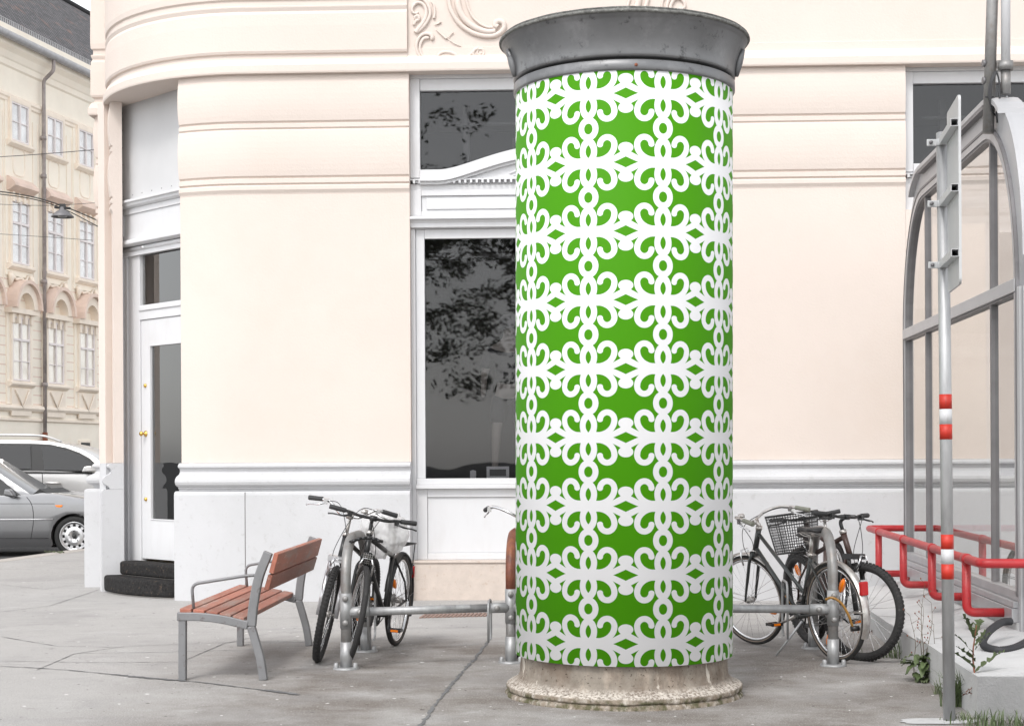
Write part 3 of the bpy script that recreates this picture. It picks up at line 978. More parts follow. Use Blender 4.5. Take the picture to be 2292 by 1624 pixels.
# ornament in stucco above window
orn = MB(F.M); orn2 = MB(F.M)
def op(x, y):       # zoom coords of region (1300,0) at 2.03
    q = F.hit((1300 + x / 2.03) * .65486, (y / 2.03) * .65486, -.022)
    return (q[0], -.022, q[1])
cxm = (WIN_L + WIN_R) / 2
def scroll(pts, r0, r1, mirror=True, n=7, flat=.8):
    q = smooth_path([op(*p) for p in pts], n)
    m = len(q)
    rad = [r0 + (r1 - r0) * (k / (m - 1)) for k in range(m)]
    rad = [a * (.35 + .65 * math.sin(math.pi * min(1, (k + 1) / 6) / 2)) for k, a in enumerate(rad)]
    orn.tube(q, rad, 8, flat=1.0)
    if mirror:
        orn2.tube([Vector((2 * cxm - p.x, p.y, p.z)) for p in q], rad, 8)
    e = q[-1]
scroll([(470, -60), (478, 30), (510, 110), (560, 175), (640, 228), (730, 252), (800, 245), (850, 210), (858, 170), (835, 150), (806, 155), (797, 178), (815, 190)], .022, .03)
scroll([(590, -60), (600, 20), (635, 110), (690, 165), (745, 190), (790, 190)], .012, .014)
scroll([(530, -40), (545, 60), (590, 140), (660, 195), (740, 222), (800, 218)], .035, .03)
scroll([(265, 85), (245, 95), (222, 82), (225, 50), (255, 20), (295, 30), (318, 75), (312, 130), (285, 175), (262, 205), (245, 228)], .012, .024)
scroll([(250, -20), (300, 0), (335, 45), (345, 100), (320, 160), (280, 205), (255, 225)], .018, .016)
scroll([(240, 120), (262, 112), (268, 135), (245, 150), (232, 175)], .02, .014)
scroll([(355, 280), (360, 255), (335, 236), (295, 240), (262, 275), (250, 325), (262, 375), (290, 410), (330, 428)], .022, .012)
scroll([(340, 265), (310, 265), (285, 290), (275, 335), (290, 385), (320, 415)], .02, .01)
scroll([(428, 415), (440, 430), (425, 440), (400, 430), (395, 400), (420, 370), (460, 362), (510, 375), (545, 405), (575, 415)], .012, .018)
scroll([(480, 395), (475, 420), (450, 435), (520, 430), (570, 418)], .02, .008)
scroll([(700, 370), (690, 385), (672, 372), (682, 345), (710, 345), (718, 375), (700, 400), (720, 425)], .010, .013)
scroll([(575, 415), (610, 395), (640, 365), (660, 345), (680, 338)], .009, .02)
scroll([(650, 345), (645, 375), (660, 405), (700, 425)], .02, .008)
scroll([(700, 395), (740, 400), (790, 402), (830, 392), (880, 388)], .008, .012)
scroll([(350, 10), (372, 40), (378, 90), (372, 130)], .006, .014)
scroll([(375, 175), (400, 165), (420, 150)], .006, .01)
scroll([(385, 205), (430, 245), (460, 270)], .006, .012)
scroll([(470, 265), (490, 240), (505, 225)], .004, .008)
scroll([(460, 265), (510, 300), (560, 322)], .004, .006)
for (x, y, r_) in ((250, 120, .035), (815, 175, .022), (428, 415, .022), (697, 372, .016), (480, 400, .022)):
    for sgn in (0, 1):
        q = op(x, y)
        qx = q[0] if not sgn else 2 * cxm - q[0]
        (orn, orn2)[sgn].lathe([(.0, .028), (r_ * .6, .022), (r_, 0)], 14, Matrix.Translation((qx, -.006, q[2])) @ Matrix.Rotation(R(90), 4, 'X'))
orn.build('stucco_ornament', 'cream_render', bld); orn2.build('stucco_ornament', 'cream_render', bld)
# small border moulding framing the ornament field
# ---- corner door
ca, cb = Vector(arc(A2)), Vector(arc(A1))
tl = (cb - ca).normalized()
tw = Vector((F.t.x * tl.x + F.n.x * tl.y, F.t.y * tl.x + F.n.y * tl.y))
mid = (ca + cb) / 2
midw = F.W(mid.x, mid.y, 0)
Dp = Pl((midw.x, midw.y), (tw.x, tw.y))
HWD = (cb - ca).length / 2 + .16
s0 = .20
def dz(y, px=340): return Dp.hit(px, y, s0)[1]
def dx_(px, y=800, off=s0): return Dp.hit(px, y, off)[0]
XL = dx_(270)
mb = MB(Dp.M)
mb.box(XL - .22, XL - .002, s0 - .02, s0 + .25, -.1, wz(150)); mb.box(HWD, HWD + .04, s0 - .02, s0 + .25, -.1, wz(150))
mb.box(XL - .03, HWD, s0 - .06, s0 + .25, dz(200), wz(150) + .02)
mb.build('niche_wall', 'cream_render', bld)
# jamb of the left pier: cream above, grey below
mb = MB(Dp.M); mb.box(XL - .14, XL - .001, .012, s0 - .021, zz(1034), wz(160)); mb.build('jamb', 'cream_render', bld)
mb = MB(Dp.M); mb.box(XL - .14, XL - .001, .012, s0 - .021, -.1, zz(1034) - .001); mb.build('jamb', 'grey_render', bld)
# soffit
mb = MB(F.M)
sp = [arc(A2 + 4)] + arcpts(A2, A1, 12) + [arc(A1 - 3)]
cen = (ub, RC)
vs_, fs = [], []
for (x, y) in sp:
    dxx, dyy = x - cen[0], y - cen[1]
    for k, z in ((1.0, 0), (.62, 0), (.62, .2), (1.0, .2)):
        vs_.append((cen[0] + dxx * k, cen[1] + dyy * k, zz(166.5) + .004 + z))
for i in range(len(sp) - 1):
    for k in range(4):
        fs.append((i * 4 + k, i * 4 + (k + 1) % 4, (i + 1) * 4 + (k + 1) % 4, (i + 1) * 4 + k))
mb.add(vs_, fs); mb.build('soffit', 'cream_render', bld)
# steel board over door
mb = MB(Dp.M); mb.box(XL, HWD, s0 + .02, s0 + .06, dz(440), dz(203)); bo = mb.build('board', 'board_grey', bld)
mb = MB(Dp.M)
for k in range(6):
    mb.lathe([(0, .006), (.008, 0)], 8, Matrix.Translation((XL + .035, s0 + .02, dz(430) + k * .19)) @ Matrix.Rotation(R(90), 4, 'X'))
for k in range(7):
    for z in (dz(425), dz(212)):
        mb.lathe([(0, .006), (.008, 0)], 8, Matrix.Translation((XL + .04 + k * .2, s0 + .02, z)) @ Matrix.Rotation(R(90), 4, 'X'))
mb.build('rivet', 'alu_dark', bo)
# header
mb = MB(Dp.M)
zc = dz(437)
mb.moulding([(XL - .02, s0), (HWD, s0)], [(.03, zc), (.075, zc - .01), (.075, zc - .035), (.05, zc - .045), (.045, zc - .07), (.02, zc - .085), (.0, zc - .09)], back=-.2)
z1, z2 = zc - .091, dz(527)
mb.box(XL, HWD, s0 + .015, s0 + .2, z2, z1)
mb.box(XL, XL + .07, s0, s0 + .014, z2 + .001, z1 - .001); mb.box(XL + .071, HWD, s0, s0 + .014, z1 - .06, z1 - .001); mb.box(XL + .071, HWD, s0, s0 + .014, z2 + .001, z2 + .05)
mb.moulding([(XL - .02, s0), (HWD, s0)], [(.0, z2 - .001), (.045, z2 - .01), (.06, z2 - .03), (.06, z2 - .055), (.03, z2 - .07), (.0, z2 - .075)], back=-.2)
mb.build('door_header', 'white_paint', bld)
z3 = z2 - .076
mb = MB(Dp.M)
mb.tube([(XL + .02, s0 + .03, z3 - .03), (HWD, s0 + .03, z3 - .03)], .028, 12)
mb.box(XL + .02, HWD, s0 + .02, s0 + .05, z3 - .10, z3 - .055)
aw = mb.build('awning_roll', 'white_paint', bld)
mb = MB(Dp.M); mb.tube([(XL + .42, s0 + .02, z3 - .03), (XL + .5, s0 - .01, z3 - .03)], .014, 8); mb.build('crank_eye', 'chrome', aw)
# frame
XF = dx_(317, 900, s0 + .065)         # door leaf left edge
doorL, doorR = XF, -XF + .02
zt_top, zt_bot = dz(563), dz(678)
zleaf = dz(712)
zbot = dz(1252)
mb = MB(Dp.M)
mb.box(XL, XL + .035, s0 - .02, s0 + .12, 0, z3); mb.box(XL + .036, XL + .09, s0 + .03, s0 + .12, 0, z3)
mb.box(XL + .091, doorL - .004, s0 + .05, s0 + .12, zbot - .05, z3)
mb.box(doorL - .003, doorR, s0 + .05, s0 + .12, zt_top, z3); mb.box(doorL - .003, doorR, s0 + .05, s0 + .12, zleaf + .004, zt_bot)
mb.box(doorL - .01, doorR, s0 + .035, s0 + .049, zt_bot - .06, zt_bot - .02)
mb.box(doorR + .001, HWD + .05, s0 + .03, s0 + .12, 0, z3)
dfr = mb.build('door_frame', 'white_paint', bld, bevel=.004)
mb = MB(Dp.M); mb.box(doorL + .01, doorR, s0 + .085, s0 + .091, zt_bot, zt_top); mb.build('transom_pane', 'glass_door', dfr)
gl = dx_(338, 900, s0 + .075); gr = doorR - (gl - doorL)
gt, gb = dz(770), dz(1164)
mb = MB(Dp.M)
a, b_ = s0 + .065, s0 + .11
mb.box(doorL, gl, a, b_, zbot, zleaf); mb.box(gr, doorR - .003, a, b_, zbot, zleaf)
mb.box(gl + .0005, gr - .0005, a, b_, gt, zleaf); mb.box(gl + .0005, gr - .0005, a, b_, zbot, gb)
for (x0, x1, zz0, zz1) in ((gl, gl + .012, gb, gt), (gl + .0125, gr, gt - .012, gt), (gl + .0125, gr, gb, gb + .012)):
    mb.box(x0, x1, a - .008, a + .03, zz0, zz1)
leaf = mb.build('door', 'white_paint', bld, bevel=.003)
mb = MB(Dp.M); mb.box(gl, gr, a + .02, a + .026, gb, gt); mb.build('pane', 'glass_door', leaf)
kx, kz = (doorL + gl) / 2 - .005, dz(970, 318)
RX = Matrix.Rotation(R(90), 4, 'X')
mb = MB(Dp.M); mb.lathe([(.0, .075), (.018, .073), (.026, .062), (.026, .05), (.018, .04), (.010, .034), (.010, .016), (.028, .012), (.034, .004), (.034, 0)], 20, Matrix.Translation((kx, a, kz)) @ RX)
mb.build('door_knob', 'brass', leaf)
for yy in (862, 1117):
    mb = MB(Dp.M); mb.lathe([(.0, .022), (.018, .018), (.022, .006), (.022, 0)], 16, Matrix.Translation((kx + .002, a, dz(yy, 319))) @ RX); mb.build('lock', 'brass', leaf)
mb = MB(Dp.M); mb.tube([(XL + .012, s0 - .032, .02), (XL + .012, s0 - .032, z3)], .007, 6); mb.box(XL, XL + .022, s0 - .04, s0 - .021, dz(1108, 285), dz(1088, 285)); mb.build('awning_guide', 'alu_dark', bld)
# interior of the entrance
mb = MB(Dp.M)
x0, x1, y0, y1, z0, z1 = -.95, .95, s0 + .2, s0 + 1.3, 0.12, wz(500)
mb.add([(x0, y0, z0), (x1, y0, z0), (x1, y1, z0), (x0, y1, z0), (x0, y0, z1), (x1, y0, z1), (x1, y1, z1), (x0, y1, z1)],
       [(0, 1, 2, 3), (7, 6, 5, 4), (3, 2, 6, 7), (0, 3, 7, 4), (2, 1, 5, 6)])
mb.build('entrance_interior', 'door_interior', bld, recalc=False)
mb = MB(Dp.M)
mb.box(-.12, -.06, s0 + .9, s0 + .96, .13, dz(905)); mb.box(-.12, .5, s0 + .9, s0 + .96, dz(905) + .001, dz(898)); mb.box(-.05, .5, s0 + .9, s0 + .96, dz(995), dz(985)); mb.box(.0, .5, s0 + 1.0, s0 + 1.04, .13, dz(986))
mb.build('inner_door', 'interior_grey', bld)
# steps
def step_poly(xa, xb, yo, yi, bulge, n=14):
    pts = [(xa + (xb - xa) * k / n, yo - bulge * math.sin(math.pi * (k / n)) ** .7) for k in range(n + 1)]
    return pts + [(xb, yi), (xa, yi)]
def slab(M, poly, z0, z1):
    n = len(poly)
    m = MB(M)
    m.add([(p[0], p[1], z0) for p in poly] + [(p[0], p[1], z1) for p in poly],
          [list(range(n))[::-1], list(range(n, 2 * n))] + [(i, (i + 1) % n, n + (i + 1) % n, n + i) for i in range(n)])
    return m
zs1, zs2 = .185, .335
MXL = Dp.hit(240, 1310, -.02)[0]
slab(Dp.M, step_poly(MXL + .03, .58, -.04, s0 + .1, .13), 0, zs1 - .012).build('step', 'step_stone', bld)
slab(Dp.M, step_poly(doorL - .06, doorR + .05, s0 - .14, s0 + .12, .02), zs1 - .011, zs2 - .012).build('step', 'step_stone', bld)
m_ = slab(Dp.M, step_poly(MXL, .60, -.06, s0 + .1, .15), .012, zs1)
tag(m_.build('doormat', 'mat_black', bevel=.03, bseg=3), 'black rounded rubber mat covering the lower doorstep', 'doormat', 'doormats at the corner door')
m_ = slab(Dp.M, step_poly(doorL - .09, doorR + .02, s0 - .17, s0 + .06, .02), zs1 + .004, zs2)
tag(m_.build('doormat', 'mat_black', bevel=.03, bseg=3), 'smaller black mat covering the upper doorstep right below the white door', 'doormat', 'doormats at the corner door')

# ------------------------------------------------------------------ background street: old building
tb = Vector((.2233, 1.0)).normalized()
B = Pl((-26.57, 0), (tb.x, tb.y))
bb = root('townhouse', B.W(51, 0, 0), 'ochre old townhouse with stucco window hoods and dark tiled roof across the side street', 'building')
bx0, bx1 = B.hit(-400, 800)[0], 92
def bt(px, y=800): return B.hit(px, y)[0]
def bz(px, y): return B.hit(px, y)[1]
H0 = bz(100, 138)
mb = MB(B.M); mb.box(bx0, bx1, 0, 11, -.12, H0 - .02); mb.build('wall', 'facade_yellow', bb)
def course(y, prof, nm='cornice', mt='facade_trim', px=100):
    z = bz(px, y)
    m = MB(B.M); m.moulding([(bx0, 0), (bx1, 0)], [(o, z + dz_) for o, dz_ in prof], back=-.05); m.build(nm, mt, bb)
course(150, [(.45, .55), (.45, .30), (.38, .25), (.33, .0), (.2, -.12), (.12, -.3), (.08, -.34), (.06, -.5), (0, -.55)], mt='facade_yellow')
course(250, [(.0, .12), (.09, .05), (.09, -.02), (.05, -.06), (.05, -.14), (0, -.18)])
course(918, [(0, .14), (.14, .1), (.16, .02), (.1, -.06), (0, -.1)])
course(940, [(0, .04), (.07, .02), (.07, -.04), (0, -.08)])
# gutter and roof
m = MB(B.M); zg = H0 + .05; m.tube([(bx0, -.52, zg), (bx1, -.52, zg)], .12, 10); m.build('gutter', 'roof_metal', bb)
m = MB(B.M); m.box(bx0, bx1, -.42, -.38, H0 - .02, H0 + .06); m.build('drip_edge', 'alu_dark', bb)
me = bpy.data.meshes.new('roof')
rz_ = H0 + 5.3
vv = [B.W(bx0, -.4, H0 + .06), B.W(bx1, -.4, H0 + .06), B.W(bx1, 5.1, rz_), B.W(bx0, 5.1, rz_), B.W(bx1, 10.6, H0), B.W(bx0, 10.6, H0)]
me.from_pydata([tuple(v) for v in vv], [], [(0, 1, 2, 3), (3, 2, 4, 5), (0, 3, 5), (1, 4, 2)])
uvl = me.uv_layers.new(name='UVMap')
Lr = 7.6
uvs = [(bx0, 0), (bx1, 0), (bx1, Lr), (bx0, Lr), (bx0, Lr), (bx1, Lr), (bx1, 0), (bx0, 0)] + [(0, 0)] * 6
for i, u_ in enumerate(uvs[:len(uvl.data)]): uvl.data[i].uv = u_
me.materials.append(MAT['roof_tiles'])
ro = bpy.data.objects.new('roof', me); col.objects.link(ro); ro.parent = bb; ro.matrix_parent_inverse = bb.matrix_basis.inverted()
m = MB(B.M)
m.tube([(bx0, 5.1, rz_ + .02), (bx1, 5.1, rz_ + .02)], .12, 8); m.build('ridge', 'roof_tiles', ro)
m = MB(B.M)
k = bx0
for z in (.25, .40, .55):
    m.tube([(bx0, -.3, H0 + .06 + z), (bx1, -.3, H0 + .06 + z)], .012, 4)
while k < bx1:
    m.box(k, k + .02, -.31, -.29, H0 + .1, H0 + .62); k += .11
m.build('snow_guard', 'roof_metal', ro)
# downpipe
xp = bt(90, 500)
m = MB(B.M); m.tube(fillet([(xp, -.5, zg - .1), (xp, -.5, zg - .45), (xp, -.15, zg - .75), (xp, -.13, bz(90, 968))], .1), .06, 10)
for yy in (310, 395, 630, 860): m.tube([(xp, -.13, bz(90, yy) - .06), (xp, -.13, bz(90, yy) + .06)], .095, 10)
m.build('downpipe', 'pipe_brown', bb)
m = MB(B.M); m.tube([(xp, -.13, bz(90, 968) + .01), (xp, -.13, -.12)], .085, 10); m.build('downpipe_foot', 'rust', bb)
# quoin-like joint lines on the lower storeys
m = MB(B.M)
for k in range(14):
    y = 640 + k * 20.5
    zq = bz(90, y)
    m.box(bx0, bx1, -.004, .02, zq, zq + .035)
m.build('rustication_joint', 'facade_red', bb)
# bays
cols = [bt(42), bt(120), bt(190)]
sp_ = (cols[2] - cols[0]) / 2
allc = [cols[0] - 2 * sp_, cols[0] - sp_] + cols + [cols[2] + sp_ * i for i in range(1, 12)]
def bay(x):
    hwn = .52
    def Z(y): return bz(42, y)
    # strip behind windows
    m = MB(B.M)
    m.box(x - .78, x + .78, -.05, .02, Z(700) + .0, Z(905)); m.box(x - .80, x + .80, -.035, .02, Z(232), Z(620))
    m.build('bay_panel', 'facade_trim' if False else 'facade_yellow', bb)
    for (ya, yb, rows) in ((235, 320, 2), (452, 592, 4), (710, 852, 4)):
        za, zb_ = Z(ya), Z(yb)
        m = MB(B.M)
        t = .05
        y0 = -.10
        m.box(x - hwn, x - hwn + t, y0, .03, zb_, za); m.box(x + hwn - t, x + hwn, y0, .03, zb_, za)
        m.box(x - hwn + t, x + hwn - t, y0, .03, za - t, za); m.box(x - hwn + t, x + hwn - t, y0, .03, zb_, zb_ + t)
        m.box(x - .03, x + .03, y0 - .012, .03, zb_ + t, za - t)
        if rows == 4:
            zm = za - (za - zb_) * .36
            m.box(x - hwn + t, x + hwn - t, y0 - .02, .03, zm - .035, zm + .035)
            zq = zb_ + (zm - zb_) * .48
            m.box(x - hwn + t, x + hwn - t, y0 + .01, .03, zq - .014, zq + .014)
            m.box(x - hwn + t, x + hwn - t, y0 + .01, .03, (za + zm) / 2 - .01, (za + zm) / 2 + .01) if ya < 700 else None
        else:
            zq = (za + zb_) / 2
            m.box(x - hwn + t, x + hwn - t, y0 + .01, .03, zq - .014, zq + .014)
        wn = m.build('window', 'win_white', bb)
        g = MB(B.M); g.box(x - hwn + .02, x + hwn - .02, y0 + .035, y0 + .04, zb_ + .02, za - .02); g.build('pane', 'glass_window', wn)
        g = MB(B.M); g.box(x - hwn + .03, x + hwn - .03, y0 + .055, y0 + .06, zb_ + .03, za - .03); g.build('curtain', 'curtain', wn)
        # sill and surround
        g = MB(B.M)
        g.box(x - .62, x - hwn - .001, -.115, .02, zb_ - .02, za + .1); g.box(x + hwn + .001, x + .62, -.115, .02, zb_ - .02, za + .1)
        g.box(x - hwn, x + hwn, -.115, .02, za + .001, za + .1)
        g.moulding([(x - .74, 0), (x + .74, 0)], [(.14, zb_ - .02), (.2, zb_ - .06), (.2, zb_ - .12), (.1, zb_ - .2), (0, zb_ - .22)], back=0)
        g.build('surround', 'facade_trim', wn)
    # hood of the middle storey
    zh = Z(432)
    m = MB(B.M)
    m.moulding([(x - .74, 0), (x + .74, 0)], [(.1, zh + .42), (.32, zh + .22), (.34, zh + .12), (.18, zh + .02), (.1, zh - .02), (0, zh - .04)], back=0)
    m.build('hood', 'facade_red', bb)
    for dxk in (-.5, -.17, .17, .5):
        m = MB(B.M); m.box(x + dxk - .06, x + dxk + .06, -.16, .02, zh - .34, zh - .05); m.build('bracket', 'facade_trim', bb)
    # swag under the middle sill
    zs = Z(592) - .3
    m = MB(B.M)
    for sx in (-1, 1):
        m.tube([(x + sx * .6, -.06, zs), (x + sx * .62, -.13, zs - .15), (x + sx * .58, -.05, zs - .42)], [.07, .1, .04], 8)
        m.tube([(x + sx * .5, -.04, zs - .02), (x + sx * .3, -.09, zs - .2), (x, -.08, zs - .14)], .05, 6)
    m.lathe([(0, .34), (.08, .26), (.11, .15), (.06, .05), (0, 0)], 10, Matrix.Translation((x, -.04, zs - .5)))
    m.build('swag', 'facade_trim', bb)
    # arched pediment of the lower storey
    zp = Z(692)
    n = 14
    inn = [(x + .46 * math.cos(R(180 - 180 * k / n)), zp + .50 * math.sin(R(180 * k / n))) for k in range(n + 1)]
    out = [(x + .70 * math.cos(R(180 - 180 * k / n)), zp + .78 * math.sin(R(180 * k / n))) for k in range(n + 1)]
    o2 = [(x + .80 * math.cos(R(180 - 180 * k / n)), zp + .90 * math.sin(R(180 * k / n))) for k in range(n + 1)]
    m = MB(B.M); m.strip(inn, out, -.30, .02); m.box(x - .84, x + .84, -.26, .02, zp - .16, zp - .002)
    ar_ = m.build('arched_pediment', 'facade_trim', bb)
    m = MB(B.M); m.strip([(a_, c_ + .003) for a_, c_ in out], o2, -.42, .02); m.build('cover', 'facade_red', ar_)
    for dxk in (-.56, -.2, .2, .56):
        m = MB(B.M); m.box(x + dxk - .07, x + dxk + .07, -.17, .02, zp - .46, zp - .17); m.build('bracket', 'facade_trim', bb)
    # apron under the lower window
    zA = Z(862)
    m = MB(B.M)
    m.box(x - .6, x + .6, -.10, -.051, zA - .95, zA - .1)
    m.build('apron', 'facade_trim', bb)
    m = MB(B.M)
    m.tube([(x - .42, -.12, zA - .15), (x - .3, -.14, zA - .3), (x, -.14, zA - .72), (x + .3, -.14, zA - .3), (x + .42, -.12, zA - .15)], .03, 6)
    m.build('swag', 'facade_trim', bb)
    # recessed oval panel between the top and middle storeys
    zo = (Z(335) + Z(395)) / 2
    hh = (Z(335) - Z(395)) / 2
    pts = fillet([(x, -.04, zo + hh), (x + .36, -.04, zo + hh), (x + .36, -.04, zo - hh), (x - .36, -.04, zo - hh), (x - .36, -.04, zo + hh), (x, -.04, zo + hh)], .25, 6)
    m = MB(B.M); m.tube(pts, .022, 6); m.build('oval_panel', 'facade_trim', bb)
    # pilaster lines between bays
    m = MB(B.M)
    for q in (x + sp_ / 2 - .18, x + sp_ / 2 + .16): m.box(q, q + .03, -.02, .01, Z(640), Z(262))
    m.build('pilaster', 'facade_trim', bb)
for x in allc[:7]: bay(x)
m = MB(B.M); xx = bt(189, 1000); m.box(xx - .42, xx + .42, -.04, .01, bz(189, 1030), bz(189, 985)); cw = m.build('cellar_window', 'facade_trim', bb)
m = MB(B.M); m.box(xx - .32, xx + .32, -.045, -.041, bz(189, 1030), bz(189, 990)); m.build('pane', 'car_dark', cw)

#@@STREET
# ------------------------------------------------------------------ hanging street lamp and wires
LY = 40.0
lp_ = P(140, 470, LY)
lamp = root('street_lamp', lp_, 'grey bell-shaped street lamp hanging from wires above the side street', 'street lamp')
m = MB(Matrix.Translation(P(140, 486, LY)))
m.lathe([(.0, .26), (.06, .25), (.08, .18), (.16, .13), (.27, .03), (.28, 0), (.25, .0), (.14, .08), (0, .1)], 24)
m.build('lamp_shade', 'alu_dark', lamp)
m = MB(Matrix.Translation(P(140, 486, LY))); m.lathe([(0, -.02), (.1, 0), (.13, .05)], 16); m.build('diffuser', 'sheet_light', lamp)
m = MB(); q = P(140, 462, LY); m.box(q.x - .07, q.x + .07, q.y - .05, q.y + .05, q.z - .12, q.z + .06); m.tube([q + Vector((-.2, 0, -.02)), q + Vector((.2, 0, -.05))], .03, 6); m.build('hanger', 'car_dark', lamp)
def wire(pix, lab, r=.012, Y=LY):
    m = MB(); m.tube(smooth_path([P(*p, Y) if len(p) == 2 else P(*p) for p in pix], 6), r, 5)
    tag(m.build('overhead_wire', 'car_dark'), lab, 'wire', 'overhead wires across the side street')
wire([(-60, 421), (60, 438), (140, 461), (225, 496)], 'thick overhead wire carrying the hanging lamp from the left', .016)
wire([(-60, 428), (60, 443), (138, 466), (225, 510)], 'lower of the two close wires that hold the street lamp', .013)
wire([(-60, 355), (80, 346), (216, 335)], 'thin wire stretched above the hanging lamp to the corner pier', .009)
wire([(-60, 455), (100, 460), (215, 454)], 'thin wire at the height of the lamp hanger', .006)
wire([(-60, 520), (100, 530), (208, 538)], 'thin wire sagging below the hanging street lamp', .006)

# ------------------------------------------------------------------ cars
def car_body(mb, outline, Y, depth, bulge, zmid):
    """outline = [(x,z)] on the near side; gives a closed shell with a slight barrel section"""
    bmx = bmesh.new()
    vs_ = [bmx.verts.new((x, 0, z)) for x, z in outline]
    f = bmx.faces.new(vs_)
    zs = [p[1] for p in outline]
    z0, z1 = min(zs), max(zs)
    for k in range(1, 9):
        z = z0 + (z1 - z0) * k / 9
        bmesh.ops.bisect_plane(bmx, geom=bmx.verts[:] + bmx.edges[:] + bmx.faces[:], plane_co=(0, 0, z), plane_no=(0, 0, 1))
    xs = [p[0] for p in outline]
    x0, x1 = min(xs), max(xs)
    for k in range(1, 16):
        x = x0 + (x1 - x0) * k / 16
        bmesh.ops.bisect_plane(bmx, geom=bmx.verts[:] + bmx.edges[:] + bmx.faces[:], plane_co=(x, 0, 0), plane_no=(1, 0, 0))
    bmx.verts.ensure_lookup_table()
    V = [v.co.copy() for v in bmx.verts]
    idx = {v: i for i, v in enumerate(bmx.verts)}
    Fs = [[idx[v] for v in f.verts] for f in bmx.faces]
    B_ = [(idx[e.verts[0]], idx[e.verts[1]]) for e in bmx.edges if len(e.link_faces) == 1]
    bmx.free()
    def yoff(x, z): return bulge(x, z)
    n = len(V)
    near = [(v.x, Y + yoff(v.x, v.z), v.z) for v in V]
    far = [(v.x, Y + depth - yoff(v.x, v.z), v.z) for v in V]
    mb.add(near + far, Fs + [[i + n for i in f][::-1] for f in Fs] + [(a, b_, b_ + n, a + n) for a, b_ in B_], True)

CY = 25.7
def cp(px, py): q = P(px, py, CY); return (q.x, q.z)
wc = cp(164, 1197); wr = .325
road_z = -.12
dzc = (road_z + wr) - wc[1]
def c2(px, py): x, z = cp(px, py); return (x, z + dzc)
wc = c2(164, 1197)
scx = 1.0
arch_r = .365
def arc_pts(cx_, cz, r, a0, a1, n=14): return [(cx_ + r * math.cos(R(a0 + (a1 - a0) * k / n)), cz + r * math.sin(R(a0 + (a1 - a0) * k / n))) for k in range(n + 1)]
rw = (wc[0] - 2.72, wc[1])
skz = c2(60, 1222)[1]
hood = [c2(66, 1104), c2(91, 1100), c2(130, 1103), c2(177, 1112), c2(215, 1124), c2(245, 1140), c2(262, 1158), c2(264, 1185), c2(258, 1215), c2(240, 1222)]
tail = [(rw[0] - .70, skz), (rw[0] - 1.02, skz + .08), (rw[0] - 1.08, skz + .35), (rw[0] - 1.02, c2(0, 1120)[1]), (rw[0] - .9, c2(0, 1106)[1]), (rw[0] + .1, c2(0, 1102)[1])]
outl = list(reversed(hood))           # from front bottom up to windscreen base
outline = [c2(30, 1106)] + hood + [(hood[-1][0], skz + .01)] + arc_pts(wc[0], wc[1], arch_r, -20, 200) + [(wc[0] - arch_r - .01, skz)] + [(rw[0] + arch_r + .02, skz)] + arc_pts(rw[0], rw[1], arch_r, -20, 200) + tail
car1 = root('parked_car', (wc[0] - 1.3, CY + .85, road_z), 'grey two-door car parked nose to the kerb in front of the silver estate', 'car', 'cars parked in the side street')
zt_, zb__ = hood[0][1], skz
def bulge1(x, z):
    t = (z - zb__) / (zt_ - zb__)
    return .02 + .10 * max(0, (t - .80)) ** 1 * 3.0 * max(0, (t - .8)) + .05 * (t - .45) ** 2 + (.03 if t < .12 else 0)
m = MB(); car_body(m, outline, CY, 1.72, bulge1, 0); b1 = m.build('body', 'car_grey', car1, bevel=.05, bseg=3)
m = MB(); m.box(rw[0] - .5, wc[0] + .5, CY + .25, CY + 1.45, road_z + .14, skz + .35); m.build('underbody', 'car_dark', car1)
# cabin
apx = [c2(0, 1062), c2(-60, 1024), c2(-110, 1010), c2(-200, 1004), c2(-290, 1012)]
belt = c2(30, 1107)[1] - .01
cab = [c2(70, 1106)] + apx + [(rw[0] - .15, belt)]
def tumb(base, k): return lambda x, z: base + max(0, z - belt) * k
m = MB(); car_body(m, [(p[0], max(p[1], belt)) for p in cab], CY, 1.72, tumb(.06, .33), 0); m.build('cabin', 'car_grey', car1, bevel=.03)
def side_panel(mb, poly, Yf, off):
    n = len(poly)
    mb.add([(x, Yf(x, z) - off, z) for x, z in poly] + [(x, Yf(x, z) - off + .004, z) for x, z in poly], [list(range(n)), list(range(n, 2 * n))[::-1]] + [(i, (i + 1) % n, n + (i + 1) % n, n + i) for i in range(n)])
Yc1 = lambda x, z: CY + .06 + max(0, z - belt) * .33
m = MB(); side_panel(m, [c2(48, 1108), c2(-2, 1072), c2(-58, 1034), c2(-108, 1020), c2(-112, 1108)], Yc1, .004); m.build('door_window', 'car_dark', car1)
m = MB(); side_panel(m, [c2(47, 1107), c2(-2, 1074), c2(-58, 1036), c2(-106, 1022), c2(-110, 1107)], Yc1, .010); m.build('pane', 'glass_car', car1)
m = MB(); side_panel(m, [c2(-120, 1108), c2(-118, 1020), c2(-200, 1014), c2(-260, 1040), c2(-280, 1108)], Yc1, .004); m.build('rear_side_window', 'car_dark', car1)
Yb1 = lambda x, z: CY + bulge1(x, z)
m = MB()
for pa in ([(58, 1109), (68, 1122), (73, 1140), (74, 1162), (71, 1185), (68, 1203)],):
    q = [c2(*p) for p in pa]
    m.tube([(x, Yb1(x, z) - .001, z) for x, z in smooth_path([(a, b_, 0) for a, b_ in q], 5) for _ in (0,)] if False else [(v.x, Yb1(v.x, v.y) - .001, v.y) for v in smooth_path([(a, b_, 0) for a, b_ in q], 5)], .005, 5)
